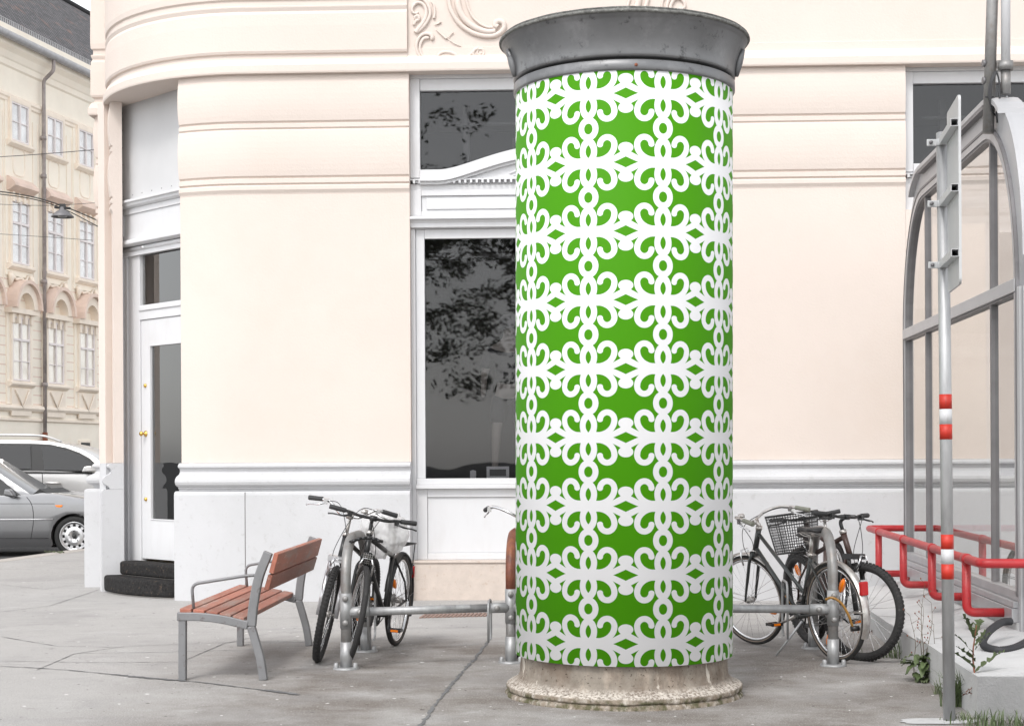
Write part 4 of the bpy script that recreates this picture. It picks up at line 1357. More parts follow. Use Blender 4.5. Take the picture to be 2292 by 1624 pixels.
for (xa, xb, yy) in ((-250, 121, 1124), (-250, 108, 1201)):
    q0, q1 = c2(xa, yy), c2(xb, yy)
    m.tube([(q0[0] + (q1[0] - q0[0]) * k / 10, Yb1(q0[0] + (q1[0] - q0[0]) * k / 10, q0[1]) - .001, q0[1] + (q1[1] - q0[1]) * k / 10) for k in range(11)], .004, 5)
m.build('door_gap', 'car_dark', car1)
m = MB()
q0, q1 = c2(-250, 1161), c2(118, 1161)
m.tube([(q0[0] + (q1[0] - q0[0]) * k / 10, Yb1(0, q0[1]) - .006, q0[1]) for k in range(11)], .012, 6); m.build('side_trim', 'alu', car1)
m = MB(); side_panel(m, [c2(122, 1127), c2(140, 1127), c2(137, 1131), c2(132, 1132), c2(126, 1131)], Yb1, .012); m.build('side_marker', 'orange', car1)
m = MB(); a_ = c2(14, 1090); b2 = c2(37, 1108)
m.prism([(a_[0], b2[1] + .02), (a_[0] + .01, a_[1]), (b2[0] - .05, a_[1] - .01), (b2[0] + .02, b2[1] + .01), (b2[0] - .03, b2[1] - .01)], CY - .16, CY - .02); m.build('wing_mirror', 'car_grey', car1, bevel=.03, bseg=3)
m = MB(); q = c2(80, 1101); m.prism([(q[0] - .1, q[1] - .02), (q[0] + .02, q[1] + .07), (q[0] + .03, q[1] + .06), (q[0] + .22, q[1] - .03)], CY + .15, CY + 1.5); m.build('wiper', 'car_dark', car1)

def car_wheel(car, x, z, Yn, r, nh=12):
    T = Matrix.Translation((x, Yn, z)) @ Matrix.Rotation(R(90), 4, 'X')
    m = MB(T); m.lathe([(r * .70, -.19), (r * .97, -.18), (r, -.14), (r, -.03), (r * .96, .0), (r * .72, .01), (r * .70, -.02)], 40)
    wh = m.build('wheel', 'tyre_black', car)
    m = MB(T); m.lathe([(r * .72, .006), (r * .69, .014), (r * .665, .0), (r * .62, -.02), (r * .60, -.02)], 40)
    m.lathe([(r * .47, -.012), (r * .36, .0), (r * .2, .004), (r * .17, -.012), (0, -.012)], 32)
    for k in range(nh):
        a0, a1 = 360 / nh * k + 7.5, 360 / nh * k + 22.5
        pts = []
        for rr_ in (r * .47, r * .61):
            for a in (a0, a1): pts.append((rr_ * math.cos(R(a)), rr_ * math.sin(R(a)), -.014))
        m.add([pts[0], pts[1], pts[3], pts[2]], [(0, 1, 2, 3)])
    m.build('rim', 'alloy', wh, recalc=True)
    m = MB(T); m.lathe([(r * .7, -.05), (0, -.05)], 32); m.build('brake_disc', 'car_dark', wh)
    m = MB(T)
    for k in range(5):
        a = R(72 * k + 20); m.lathe([(0, .0), (.011, -.002), (.011, -.01)], 8, Matrix.Translation((r * .26 * math.cos(a), r * .26 * math.sin(a), .006)))
    m.lathe([(0, .012), (.028, .01), (.034, .0)], 16)
    m.build('wheel_nut', 'car_dark', wh)
for (x, z) in (wc, rw): car_wheel(car1, x, z, CY + .05, wr)

SY = 28.9
def s2(px, py): q = P(px, py, SY); return (q.x, q.z)
car2 = root('parked_car', (s2(0, 1100)[0], SY + .9, road_z), 'silver estate car with roof rails standing behind the grey car', 'car', 'cars parked in the side street')
beltz = s2(60, 1054)[1]
skz2 = .12
swf = s2(262, 1170)[0]; swr = swf - 2.75
r2 = .335; wz2 = road_z + r2
outline = [s2(-330, 1058), s2(100, 1054), s2(208, 1058), s2(260, 1064), s2(300, 1080), s2(325, 1105), (s2(332, 0)[0], .35), (s2(328, 0)[0], skz2)] + \
    arc_pts(swf, wz2, .40, -15, 195)[::1] + [(swr + .42, skz2)] + arc_pts(swr, wz2, .40, -15, 195) + [(swr - .75, skz2), (swr - .85, .5), (swr - .8, beltz)]
zt2 = beltz
def bulge2(x, z):
    t = (z - skz2) / (zt2 - skz2)
    return .03 + .07 * (t - .5) ** 2 + (.15 * (t - .9) if t > .9 else 0)
m = MB(); car_body(m, outline, SY, 1.78, bulge2, 0); m.build('body', 'car_silver', car2, bevel=.04, bseg=3)
m = MB(); m.box(swr - .5, swf + .5, SY + .25, SY + 1.5, road_z + .16, .5); m.build('underbody', 'car_dark', car2)
roofp = [s2(-330, 1010), s2(-280, 990), s2(-120, 984), s2(0, 984.5), s2(60, 985), s2(101, 987), s2(151, 997), s2(180, 1007), s2(205, 1020), s2(245, 1050), s2(262, 1064)]
belt = beltz
m = MB(); car_body(m, [(swr - .8, beltz - .01)] + roofp + [(s2(262, 0)[0], beltz - .01)], SY, 1.78, tumb(.05, .30), 0); m.build('cabin', 'car_silver', car2, bevel=.03)
Yc2 = lambda x, z: SY + .05 + max(0, z - beltz) * .30
wn_ = [s2(-300, 1052), s2(-290, 1003), s2(-200, 993), s2(0, 991.5), s2(65, 992), s2(105, 994), s2(140, 1001), s2(172, 1012), s2(198, 1026), s2(210, 1037), s2(195, 1055), s2(100, 1053)]
m = MB(); side_panel(m, wn_, Yc2, .004); m.build('window_surround', 'car_dark', car2)
for poly in ([s2(-120, 1048), s2(-120, 997), s2(62, 996), s2(68, 1049)], [s2(98, 1051), s2(86, 999), s2(110, 999), s2(140, 1006), s2(170, 1017), s2(196, 1031), s2(204, 1038), s2(192, 1053)]):
    m = MB(); side_panel(m, poly, Yc2, .010); pn = m.build('side_window', 'interior_grey', car2)
    m = MB(); side_panel(m, poly, Yc2, .018); m.build('pane', 'glass_car', pn)
m = MB(); q = [s2(-250, 976), s2(-200, 974), s2(0, 972.5), s2(80, 974), s2(105, 979), s2(130, 988)]
m.tube(smooth_path([(x, SY + .05 + .30 * .40 + .06, z) for x, z in q], 6), .022, 8); m.build('roof_rail', 'car_silver', car2)
Yb2 = lambda x, z: SY + bulge2(x, z)
m = MB(); q = [(92, 1056), (94, 1075), (95, 1100), (90, 1140)]
m.tube([(v.x, Yb2(v.x, v.y), v.y) for v in smooth_path([s2(*p) + (0,) for p in q], 5)], .006, 5)
q0, q1 = s2(-300, 1053), s2(205, 1057)
m.tube([(q0[0] + (q1[0] - q0[0]) * k / 10, SY + .04, q0[1] + (q1[1] - q0[1]) * k / 10 - .01) for k in range(11)], .012, 5)
m.build('door_gap', 'car_dark', car2)
m = MB(); q0, q1 = s2(101, 1080), s2(135, 1081)
m.tube([(q0[0], SY, q0[1]), (q0[0] + .06, SY - .025, q0[1]), (q1[0] - .05, SY - .025, q1[1]), (q1[0], SY, q1[1])], .022, 8); m.build('door_handle', 'car_silver', car2)
m = MB(); q = s2(200, 1052); m.prism([(q[0] - .1, q[1] - .03), (q[0] - .06, q[1] + .07), (q[0] + .08, q[1] + .08), (q[0] + .12, q[1] - .02)], SY - .16, SY); m.build('wing_mirror', 'car_silver', car2, bevel=.02)
for x in (swf, swr): car_wheel(car2, x, wz2, SY + .07, r2)

# ------------------------------------------------------------------ advertising column
CC = Vector((.676, 9.84, 0))
POSTER_PHI = 15.85
POSTER_DZ = .3927
POSTER_Z0 = 1.945
poster_mat()
colm = root('advertising_column', CC, 'round advertising column wrapped in a green and white ornament poster, zinc cap and stone foot', 'advertising column', rot=(0, 0, 0))
T = Matrix.Translation(CC) @ Matrix.Rotation(ROLL, 4, 'Y')
PZ0, PZ1 = .243, 3.652
def local_obj(mbx, name, mats, parent, **k):
    o = mbx.build(name, mats, parent, **k)
    o.matrix_parent_inverse = Matrix.Identity(4)
    o.matrix_basis = Matrix.Rotation(ROLL, 4, 'Y')
    return o
m = MB(); m.lathe([(.6600, PZ1), (.6615, PZ1 - .001), (.6615, PZ0 + .001), (.6590, PZ0)], 128)
local_obj(m, 'poster', 'poster_print', colm)
m = MB(); m.lathe([(.6565, PZ1 - .002), (.6565, PZ0 + .004), (.62, PZ0 + .004)], 96); local_obj(m, 'shaft', 'galv_dull', colm)
# zinc cap
m = MB()
m.lathe([(.655, PZ1 - .01), (.672, PZ1 - .002), (.674, PZ1 + .002), (.674, PZ1 + .052), (.668, PZ1 + .056), (.640, PZ1 + .057)], 128)
cb_ = local_obj(m, 'cap_band', 'zinc', colm)
m = MB()
m.lathe([(.640, PZ1 + .04), (.640, PZ1 + .078)], 96)
local_obj(m, 'shadow_gap', 'car_dark', cb_).matrix_basis = Matrix.Identity(4)
m = MB()
fl = []
za, zb2 = PZ1 + .075, PZ1 + .284
for k in range(18):
    t = k / 17
    fl.append((.672 + .066 * t ** 1.9 + .004 * (1 - t), za + (zb2 - za) * t))
m.lathe([(.60, za - .001), (.666, za - .002), (.674, za + .004)] + fl[1:] + [(.742, zb2 + .002), (.744, zb2 + .014), (.750, zb2 + .018)], 160)
cap = local_obj(m, 'cap', 'zinc', colm)
m = MB()
m.lathe([(.750, zb2 + .018), (.759, zb2 + .019), (.764, zb2 + .026), (.762, zb2 + .034), (.753, zb2 + .037), (.750, zb2 + .042), (.755, zb2 + .046), (.748, zb2 + .052), (.5, zb2 + .10), (.2, zb2 + .13), (0, zb2 + .135)], 160, wob=.003)
o = local_obj(m, 'cap_rim', ['zinc_edge'], cap); o.matrix_basis = Matrix.Identity(4)
# side hatch on the flare left, bolt
m = MB()
for a in (192, -12):
    for k in range(1):
        pts = []
        for t in (.02, .2, .4, .6, .8):
            r_ = .672 + .066 * t ** 1.9 + .012
            pts.append((r_ * math.cos(R(a)), r_ * math.sin(R(a)), za + (zb2 - za) * t))
        m.tube(pts, [.012, .022, .026, .022, .01], 8)
o = local_obj(m, 'lug', 'zinc', cap); o.matrix_basis = Matrix.Identity(4)
m = MB(); a = R(-90 + 2); m.lathe([(0, .006), (.009, .004), (.010, 0)], 10, Matrix.Translation((.674 * math.cos(a), .674 * math.sin(a), PZ1 + .022)) @ Matrix.Rotation(R(90), 4, 'X')); local_obj(m, 'bolt', 'rust', cb_).matrix_basis = Matrix.Identity(4)
# stone foot
m = MB()
ft = [(.615, .26), (.624, .235), (.628, .20), (.630, .16), (.634, .13), (.645, .108), (.662, .092), (.683, .081), (.702, .074), (.714, .068), (.719, .060), (.719, .040), (.714, .033), (.706, .030)]
prof = []
for (a, b_) in zip(ft[:-1], ft[1:]):
    for k in range(4):
        t = k / 4
        prof.append((a[0] + (b_[0] - a[0]) * t, a[1] + (b_[1] - a[1]) * t))
prof.append(ft[-1])
m.lathe(prof, 240, wob=.009)
m.lathe([(.706, .030), (.713, .024), (.720, .016), (.723, .0), (.723, -.02)], 240, wob=.012)
o = local_obj(m, 'stone_foot', 'column_stone', colm); o.matrix_basis = Matrix.Identity(4)

# ------------------------------------------------------------------ bench
bn_nf, bn_nb = G(409, 1521), G(590, 1517)        # near end: front leg, back leg
bn_ff, bn_fb = G(540, 1443), G(690, 1443)
ax = ((bn_ff - bn_nf) + (bn_fb - bn_nb)) / 2     # length direction
Lb = ax.length
ex = ax.normalized()
ey = Vector((ex.y, -ex.x, 0))                    # towards the back of the bench (image right)
Dn = (bn_nb - bn_nf).dot(ey)
MBn = Matrix(((ex.x, ey.x, 0, bn_nf.x), (ex.y, ey.y, 0, bn_nf.y), (0, 0, 1, 0), (0, 0, 0, 1)))
sc_b = bn_nf.y / FPX
bench = root('park_bench', (bn_nf + bn_nb) / 2, 'reddish slatted wooden bench on grey steel legs left of the bicycles', 'bench')
def bpix(px, py):       # pixel -> (y across, z) in the near end plane of the bench
    dx, dy = level(px, py)
    # plane through bn_nf, normal ex
    d = Vector((dx / FPX, 1, -dy / FPX)); o_ = Vector((0, 0, CH))
    k = (bn_nf - o_).dot(ex) / d.dot(ex)
    p = o_ + d * k - bn_nf
    return (p.dot(ey), p.z)
def flatbar(mb, pts, wd, th, x0):
    """bar in the (y,z) plane: wd in plane, th along x"""
    pts = smooth_path([(p[0], p[1], 0) for p in pts], 5) if len(pts) > 2 else [Vector((p[0], p[1], 0)) for p in pts]
    n = len(pts)
    L_, R_ = [], []
    for i, p in enumerate(pts):
        a, b_ = pts[max(0, i - 1)], pts[min(n - 1, i + 1)]
        d = (b_ - a).normalized(); nn = Vector((-d.y, d.x, 0)) * (wd / 2)
        L_.append(p + nn); R_.append(p - nn)
    vs_ = []
    for x in (x0 - th / 2, x0 + th / 2):
        vs_ += [(x, p.x, p.y) for p in L_] + [(x, p.x, p.y) for p in R_]
    fs = []
    for i in range(n - 1):
        fs += [(i, i + 1, n + i + 1, n + i), (2 * n + i, 3 * n + i, 3 * n + i + 1, 2 * n + i + 1), (i, 2 * n + i, 2 * n + i + 1, i + 1), (n + i, n + i + 1, 3 * n + i + 1, 3 * n + i)]
    fs += [(0, n, 3 * n, 2 * n), (n - 1, 3 * n - 1, 4 * n - 1, 2 * n - 1)]
    mb.add(vs_, fs)
for x0 in (0.0, Lb):
    f0, f1 = bpix(409, 1521), bpix(401, 1372)
    m = MB(MBn); flatbar(m, [(f0[0] + .0, 0), (f1[0] + .024, f1[1])], .049, .05, x0); m.build('leg', 'bench_metal', bench, bevel=.006)
    s_a, s_b, s_c, s_d = bpix(398, 1378), bpix(450, 1379), bpix(500, 1385), bpix(556, 1398)
    m = MB(MBn); flatbar(m, [s_a, s_b, s_c, s_d], .055, .062, x0); m.build('seat_rail', 'bench_metal', bench, bevel=.006)
    m = MB(MBn); flatbar(m, [(bpix(590, 1517)[0], 0), bpix(582, 1470), bpix(562, 1400)], .052, .05, x0); m.build('leg', 'bench_metal', bench, bevel=.006)
    m = MB(MBn); flatbar(m, [bpix(563, 1400), bpix(568, 1350), bpix(580, 1290), bpix(601, 1235)], .058, .055, x0); m.build('back_upright', 'bench_metal', bench, bevel=.006)
    q = [bpix(430, 1368), bpix(425, 1308), bpix(545, 1289), bpix(580, 1287)]
    m = MB(MBn); m.tube(fillet([(x0 + .05 * (1 if x0 == 0 else -1), a, b_) for a, b_ in q], .05), .0105, 8); m.build('armrest', 'bench_metal', bench)
ns = 5
ya, yb = bpix(404, 1370), bpix(552, 1392)
for k in range(ns):
    t0 = k / ns; t1 = (k + .86) / ns
    y0_, y1_ = ya[0] + (yb[0] - ya[0]) * t0, ya[0] + (yb[0] - ya[0]) * t1
    zc0 = ya[1] + (yb[1] - ya[1]) * (t0 ** 1.5); zc1 = ya[1] + (yb[1] - ya[1]) * (t1 ** 1.5)
    m = MB(MBn)
    m.add([(-.02, y0_, zc0), (Lb + .02, y0_, zc0), (Lb + .02, y1_, zc1), (-.02, y1_, zc1), (-.02, y0_, zc0 + .03), (Lb + .02, y0_, zc0 + .03), (Lb + .02, y1_, zc1 + .03), (-.02, y1_, zc1 + .03)],
          [(3, 2, 1, 0), (4, 5, 6, 7), (0, 1, 5, 4), (1, 2, 6, 5), (2, 3, 7, 6), (3, 0, 4, 7)])
    m.build('seat_slat', 'bench_wood', bench, bevel=.005)
for (pa, pb) in (((579, 1318), (589, 1284)), ((590, 1281), (602, 1236))):
    a, b_ = bpix(*pa), bpix(*pb)
    a = (a[0] + .035, a[1]); b_ = (b_[0] + .035, b_[1])
    m = MB(MBn)
    x0, x1 = -.01, Lb + .01
    d = (Vector(b_) - Vector(a)).normalized(); nn = Vector((d.y, -d.x)) * .032
    c, e = (a[0] + nn.x, a[1] + nn.y), (b_[0] + nn.x, b_[1] + nn.y)
    m.add([(x0, *a), (x1, *a), (x1, *c), (x0, *c), (x0, *b_), (x1, *b_), (x1, *e), (x0, *e)], [(3, 2, 1, 0), (4, 5, 6, 7), (0, 1, 5, 4), (1, 2, 6, 5), (2, 3, 7, 6), (3, 0, 4, 7)])
    m.build('back_slat', 'bench_wood', bench, bevel=.005)

# ------------------------------------------------------------------ bicycle rack
rack = root('bicycle_rack', G(775, 1495), 'galvanised tube bicycle rack with hoops joined by a low rail behind the column', 'bicycle rack')
hoops = [(G(775, 1496), G(819, 1457), 0), (G(1144, 1482), G(1163, 1446), 1), (G(1865, 1489), G(1821, 1450), 2)]
RH = .388
def hoop(a, b_, kind):
    a = a.copy(); b_ = b_.copy()
    topz = .885 if kind != 2 else .90
    d = (b_ - a)
    pr = .0355
    pts = [a, a + Vector((0, 0, .45)), a + Vector((0, 0, .62))]
    for k in range(1, 9):
        t = k / 8 * math.pi / 2
        pts.append(a + Vector((0, 0, .62)) + d * (.36 * (1 - math.cos(t))) + Vector((0, 0, (topz - .62) * math.sin(t))))
    c = b_ + Vector((0, 0, .62))
    for k in range(0, 9):
        t = math.pi / 2 * (1 - k / 8)
        pts.append(c - d * (.36 * (1 - math.cos(t))) + Vector((0, 0, (topz - .62) * math.sin(t))))
    pts += [b_ + Vector((0, 0, .3)), b_]
    if kind == 1:
        m = MB(); m.tube([p for p in pts[:2]], pr, 16); h = m.build('hoop', 'galv_dull', rack)
        m = MB(); m.tube(pts[1:-1], pr + .0005, 16); m.build('rusty_bend', 'rust_pipe', h)
        m = MB(); m.tube(pts[-2:], pr, 16); m.build('rear_leg', 'galv_dull', h)
    else:
        m = MB(); m.tube(pts, pr, 16); h = m.build('hoop', 'galv_dull', rack)
    for q in (a, b_):
        m = MB(); m.tube([q, q + Vector((0, 0, .185))], .041, 16); m.lathe([(0, .014), (.085, .014), (.09, .008), (.09, 0)], 24, Matrix.Translation(q))
        m.build('base_sleeve', 'galv', h)
        for (sx, sy) in ((-.065, -.03), (.065, -.03), (.0, .068)):
            m = MB(); m.lathe([(0, .048), (.012, .046), (.017, .036), (.017, .012)], 10, Matrix.Translation(q + Vector((sx, sy, 0)))); m.build('anchor_cap', 'galv', h)
    # clamp sleeve with bolts around the rail joint
    m = MB(); m.tube([a + Vector((0, 0, RH - .11)), a + Vector((0, 0, RH + .13))], .0405, 18); m.build('clamp', 'galv', h)
    for z in (RH - .07, RH + .095):
        m = MB(); m.lathe([(0, .020), (.015, .018), (.021, .012), (.021, 0)], 12, Matrix.Translation(a + Vector((0, -.038, z))) @ Matrix.Rotation(R(90), 4, 'X')); m.build('clamp_bolt', 'galv_dull', h)
    return h
hs_ = [hoop(*q) for q in hoops]
A_, M_, C_ = (q[0] for q in hoops)
def rail(p, q, stick):
    d = (q - p).normalized()
    z = Vector((0, 0, RH))
    m = MB(); m.tube([p + d * .1 + z, q - d * .1 + z], .0290, 16); rl = m.build('rail', 'galv', rack)
    for (s, e) in ((p + d * .02, p + d * .155), (q - d * .155, q - d * .02)):
        m = MB(); m.tube([s + z, e + z], .0365, 16); m.build('socket', 'galv', rl)
    for s in (p + d * .10, q - d * .10):
        m = MB(); m.lathe([(0, .020), (.015, .018), (.021, .011), (.021, 0)], 12, Matrix.Translation(s + z + Vector((0, -.033, 0))) @ Matrix.Rotation(R(90), 4, 'X')); m.build('socket_bolt', 'galv_dull', rl)
    for s in stick:
        c = p + (q - p) * s + z
        m = MB(); m.lathe([(.0298, -.05), (.0298, .05)], 10, Matrix.Translation(c) @ Matrix.Rotation(math.atan2(d.y, d.x), 4, 'Z') @ Matrix.Rotation(R(90), 4, 'Y'), a0=150, a1=260)
        m.build('sticker_residue', 'galv', rl)
rail(A_, M_, (.52, .70))
rail(M_, C_, (.70, .12))
# flat wheel-holder loops, seen edge-on
def holder(px, py, yw, hgt=.36, z0=.1, length=.34):
    g = G(px, py)
    dirv = Vector((.06, 1, 0)).normalized()
    c = Vector((px - CX, 0, 0))
    base = Vector((level(px, 1400)[0] / FPX * yw, yw, z0))
    pts = [base, base + Vector((0, 0, hgt)), base + dirv * length + Vector((0, 0, hgt)), base + dirv * length, base]
    m = MB(); m.tube(fillet(pts, .08)[:-1], .0085, 8); m.build('wheel_holder', 'galv', rack)
holder(824, 0, 11.35, .42, .13); holder(1093, 0, 11.15, .28, .16, .25); holder(1763, 0, 11.4, .40, .14)

#@@BIKES
# ------------------------------------------------------------------ bicycles
def circle(c, r, n=40, plane='xz', M=None):
    return [Vector((c[0] + r * math.cos(2 * math.pi * k / n), c[1], c[2] + r * math.sin(2 * math.pi * k / n))) for k in range(n)]

def bicycle(rearp, frontp, label, kind='mtb', lean=0, steer=0, r=.34, frame='frame_black', fork=None, tyre=.024, guards=None, bar='flat', rack_=False,
            basket=False, reflect=(), stand=False, headlamp=False, tail=False, tyrem='rubber', wheel_seed=0, saddle_h=.93, gripm='grip', knob=False, barm=None, seat=True, tailm=None, cab=True, fguard=True, drop=0.0):
    d = frontp - rearp
    rz = math.atan2(d.y, d.x)
    L = d.length
    rt = root('bicycle', rearp, label, 'bicycle', 'bicycles parked at the rack', rot=(R(lean), 0, rz), local=True)
    fork = fork or frame
    hub_r, hub_f = Vector((0, 0, r)), Vector((L, 0, r))
    ht_b = Vector((L - .115, 0, r * 2 + .045)); ht_t = Vector((L - .175, 0, r * 2 + .20))
    ax_ = (ht_t - ht_b).normalized()
    SM = Matrix.Translation(ht_b) @ Matrix.Rotation(R(steer), 4, ax_) @ Matrix.Translation(-ht_b)
    def wheel(c, M, front):
        m = MB(M); m.tube(circle(c, r - .030 - tyre * .5, 56), .0105, 8, closed=True); 
        wh = m.build('wheel', 'chrome', rt)
        m = MB(M)
        m.tube(circle(c, r - tyre, 64), tyre, 10, closed=True)
        if knob:
            for k in range(72):
                a = 2 * math.pi * k / 72
                for sy in (-1, 0, 1):
                    rr_ = r + .002 if sy == 0 else r - .009
                    T_ = Matrix.Translation(c) @ Matrix.Rotation(-a, 4, 'Y') @ Matrix.Translation((rr_ - .003, sy * tyre * .62, 0)) @ Matrix.Rotation(R(sy * 40), 4, 'Z')
                    m.box(-.006, .007, -.007, .007, -.007, .007, 0, T_)
        m.build('tyre', tyrem, wh)
        if tyrem == 'rubber' and not knob and guards:
            m = MB(M)
            for sy in (-1, 1): m.tube(circle((c[0], c[1] + sy * tyre * .62, c[2]), r - tyre - .006, 48), .007, 5, closed=True)
            m.build('sidewall', 'rubber_tan', wh)
        m = MB(M)
        for k in range(28):
            a = 2 * math.pi * k / 28 + wheel_seed
            side = -1 if k % 2 else 1
            off = (1 if (k // 2) % 2 else -1) * 1.25
            p = c + Vector((.022 * math.cos(a + off), side * .03, .022 * math.sin(a + off)))
            q = c + Vector(((r - .04 - tyre * .5) * math.cos(a), 0, (r - .04 - tyre * .5) * math.sin(a)))
            m.tube([p, q], .0014, 4, cap=False)
        m.build('spokes', 'chrome', wh)
        m = MB(M); m.tube([c + Vector((0, -.055, 0)), c + Vector((0, -.03, 0)), c + Vector((0, -.028, 0)), c + Vector((0, .028, 0)), c + Vector((0, .03, 0)), c + Vector((0, .055, 0))], [.01, .01, .024, .024, .01, .01], 10); m.build('hub', 'chrome_old', wh)
        for (side, aa) in reflect:
            if (side == 'f') == front:
                a = R(aa)
                T_ = M @ Matrix.Translation(c + Vector((.62 * r * math.cos(a), 0, .62 * r * math.sin(a)))) @ Matrix.Rotation(-a, 4, 'Y')
                m = MB(T_); m.lathe([(0, .012), (.026, .010), (.03, 0), (.026, -.01), (0, -.012)], 16, Matrix.Rotation(R(90), 4, 'X') @ Matrix.Diagonal((1.9, .8, 1, 1))); m.build('reflector', 'orange', wh)
        if guards and (fguard or not front):
            m = MB(M)
            a0, a1 = (-15, 128) if front else (15, 205)
            nn = 20
            rr_ = r + .022
            L_ = []
            for k in range(nn + 1):
                a = R(a0 + (a1 - a0) * k / nn)
                for (yy, dr) in ((-.03, -.014), (-.018, -.002), (0, .002), (.018, -.002), (.03, -.014)):
                    L_.append(c + Vector(((rr_ + dr) * math.cos(a), yy, (rr_ + dr) * math.sin(a))))
            fs = [(i * 5 + k, (i + 1) * 5 + k, (i + 1) * 5 + k + 1, i * 5 + k + 1) for i in range(nn) for k in range(4)]
            m.add(L_, fs, True)
            for sy in (-.05, .05): m.tube([c + Vector((0, sy, 0)), c + Vector((rr_ * math.cos(R(a0 + 25 if front else a1 - 30)), sy * .5, rr_ * math.sin(R(a0 + 25 if front else a1 - 30))))], .003, 5)
            m.build('mudguard', guards, rt)
        return wh
    wheel(hub_r, Matrix.Identity(4), False)
    wheel(hub_f, SM, True)
    bb_ = Vector((.43, 0, .285)); st_t = Vector((.265, 0, .285 + .45))
    tr_ = .017
    m = MB()
    if kind == 'mixte':
        m.tube([bb_ + Vector((-.01, 0, .02)), st_t], .0155, 12)
        m.tube([ht_t - ax_ * .03, bb_ + Vector((-.055, 0, .17)), bb_ + Vector((-.045, 0, .14))], .0145, 12)
        m.tube([ht_b + ax_ * .02, bb_], .0155, 12)
    else:
        m.tube([bb_, st_t], .017, 12)
        m.tube([ht_t - ax_ * .02, st_t - Vector((0, 0, .03)) + Vector((.01, 0, 0))], .0175, 12)
        m.tube([ht_b + ax_ * .02, bb_], .0195, 12)
    m.tube([ht_b - ax_ * .01, ht_t + ax_ * .01], .021, 14)
    m.tube([bb_ + Vector((0, -.038, 0)), bb_ + Vector((0, .038, 0))], .023, 12)
    for sy in (-1, 1):
        m.tube([bb_ + Vector((-.03, sy * .03, 0)), Vector((.1, sy * .055, r - .01)), hub_r + Vector((0, sy * .06, 0))], .0095, 8)
        m.tube([st_t + Vector((-.01, sy * .02, -.05)), hub_r + Vector((.06, sy * .055, .15)), hub_r + Vector((0, sy * .06, 0))], .008, 8)
    m.build('frame', frame, rt)
    # fork
    m = MB(SM)
    cr_ = ht_b - ax_ * .025
    if kind == 'mtb' and fork != frame or kind == 'susp':
        for sy in (-1, 1):
            m.tube([cr_ + Vector((.02, sy * .062, .03)), cr_ + Vector((.045, sy * .062, -.08))], .0135, 10)
            m.tube([cr_ + Vector((.042, sy * .062, -.07)), hub_f + Vector((-.005, sy * .062, -.02))], .0185, 10)
        m.box(-.03, .05, -.08, .08, -.02, .02, 0, Matrix.Translation(cr_ + Vector((.012, 0, .02))))
        m.tube([cr_ + Vector((.06, -.062, -.1)), cr_ + Vector((.10, -.05, -.04)), cr_ + Vector((.10, .05, -.04)), cr_ + Vector((.06, .062, -.1))], .011, 8)
    else:
        for sy in (-1, 1):
            m.tube(smooth_path([cr_ + Vector((0, sy * .022, .0)), cr_ + Vector((.015, sy * .05, -.05)), (cr_ + hub_f) / 2 + Vector((-.0, sy * .055, 0)), hub_f + Vector((-.012, sy * .056, .05)), hub_f + Vector((0, sy * .056, 0))], 4), [.013] * 9 + [.012, .011, .010, .0095, .009, .009, .009, .009], 8)
        m.box(-.02, .02, -.035, .035, -.02, .015, 0, Matrix.Translation(cr_))
    m.build('fork', fork, rt)
    m = MB(SM); m.tube([ht_b - ax_ * .02, ht_b], .025, 12); m.tube([ht_t, ht_t + ax_ * .028], .025, 12); m.build('headset', 'chrome_old', rt)
    # stem + bar
    hb_c = ht_t + ax_ * ((.16 if bar != 'flat' else .13) - drop) + Vector((.07 if bar == 'flat' else .05, 0, .0))
    barm = barm or ('chrome' if bar != 'flat' else 'frame_black')
    m = MB(SM)
    m.tube(fillet([ht_t + ax_ * .01, ht_t + ax_ * ((.14 if bar != 'flat' else .10) - drop), hb_c], .03), .0135, 10)
    m.tube([hb_c + Vector((0, -.025, 0)), hb_c + Vector((0, .025, 0))], .02, 12)
    m.build('stem', 'chrome_old' if bar != 'flat' else 'frame_black', rt)
    if bar == 'flat':
        half = [hb_c, hb_c + Vector((0, .10, 0)), hb_c + Vector((-.015, .17, .012)), hb_c + Vector((-.05, .31, .02))]
    elif bar == 'rise':
        half = [hb_c, hb_c + Vector((0, .07, .005)), hb_c + Vector((-.01, .15, .065)), hb_c + Vector((-.03, .2, .078)), hb_c + Vector((-.09, .32, .065))]
    else:
        half = [hb_c, hb_c + Vector((.035, .07, .02)), hb_c + Vector((.02, .17, .06)), hb_c + Vector((-.08, .26, .075)), hb_c + Vector((-.27, .31, .04))]
    hp = smooth_path(half, 6)
    mir = [Vector((p.x, -p.y, p.z)) for p in hp]
    m = MB(SM); m.tube(list(reversed(mir)) + hp[1:], .0112, 10); hbo = m.build('handlebar', barm, rt)
    for q in (hp, mir):
        e, f_ = q[-1], q[-3] if bar == 'flat' else q[-4]
        dd = (e - q[-4]).normalized()
        m = MB(SM); m.tube([e - dd * .115, e - dd * .112, e - dd * .01, e + dd * .004, e + dd * .006], [.0145, .0165, .0175, .0175, .012], 12); m.build('grip', gripm, hbo)
        c0 = e - dd * .145
        fw = Vector((.06, 0, -.01))
        m = MB(SM)
        m.box(-.018, .018, -.016, .016, -.02, .02, 0, Matrix.Translation(c0 + Vector((.012, 0, -.012))))
        m.tube(smooth_path([c0 + Vector((.02, 0, -.02)), c0 + dd * .05 + Vector((.055, 0, -.035)), c0 + dd * .12 + Vector((.05, 0, -.04)), c0 + dd * .155 + Vector((.045, 0, -.048))], 4), [.007] * 6 + [.0055] * 6 + [.007], 7)
        m.build('brake_lever', 'chrome' if bar != 'flat' else 'frame_black', hbo)
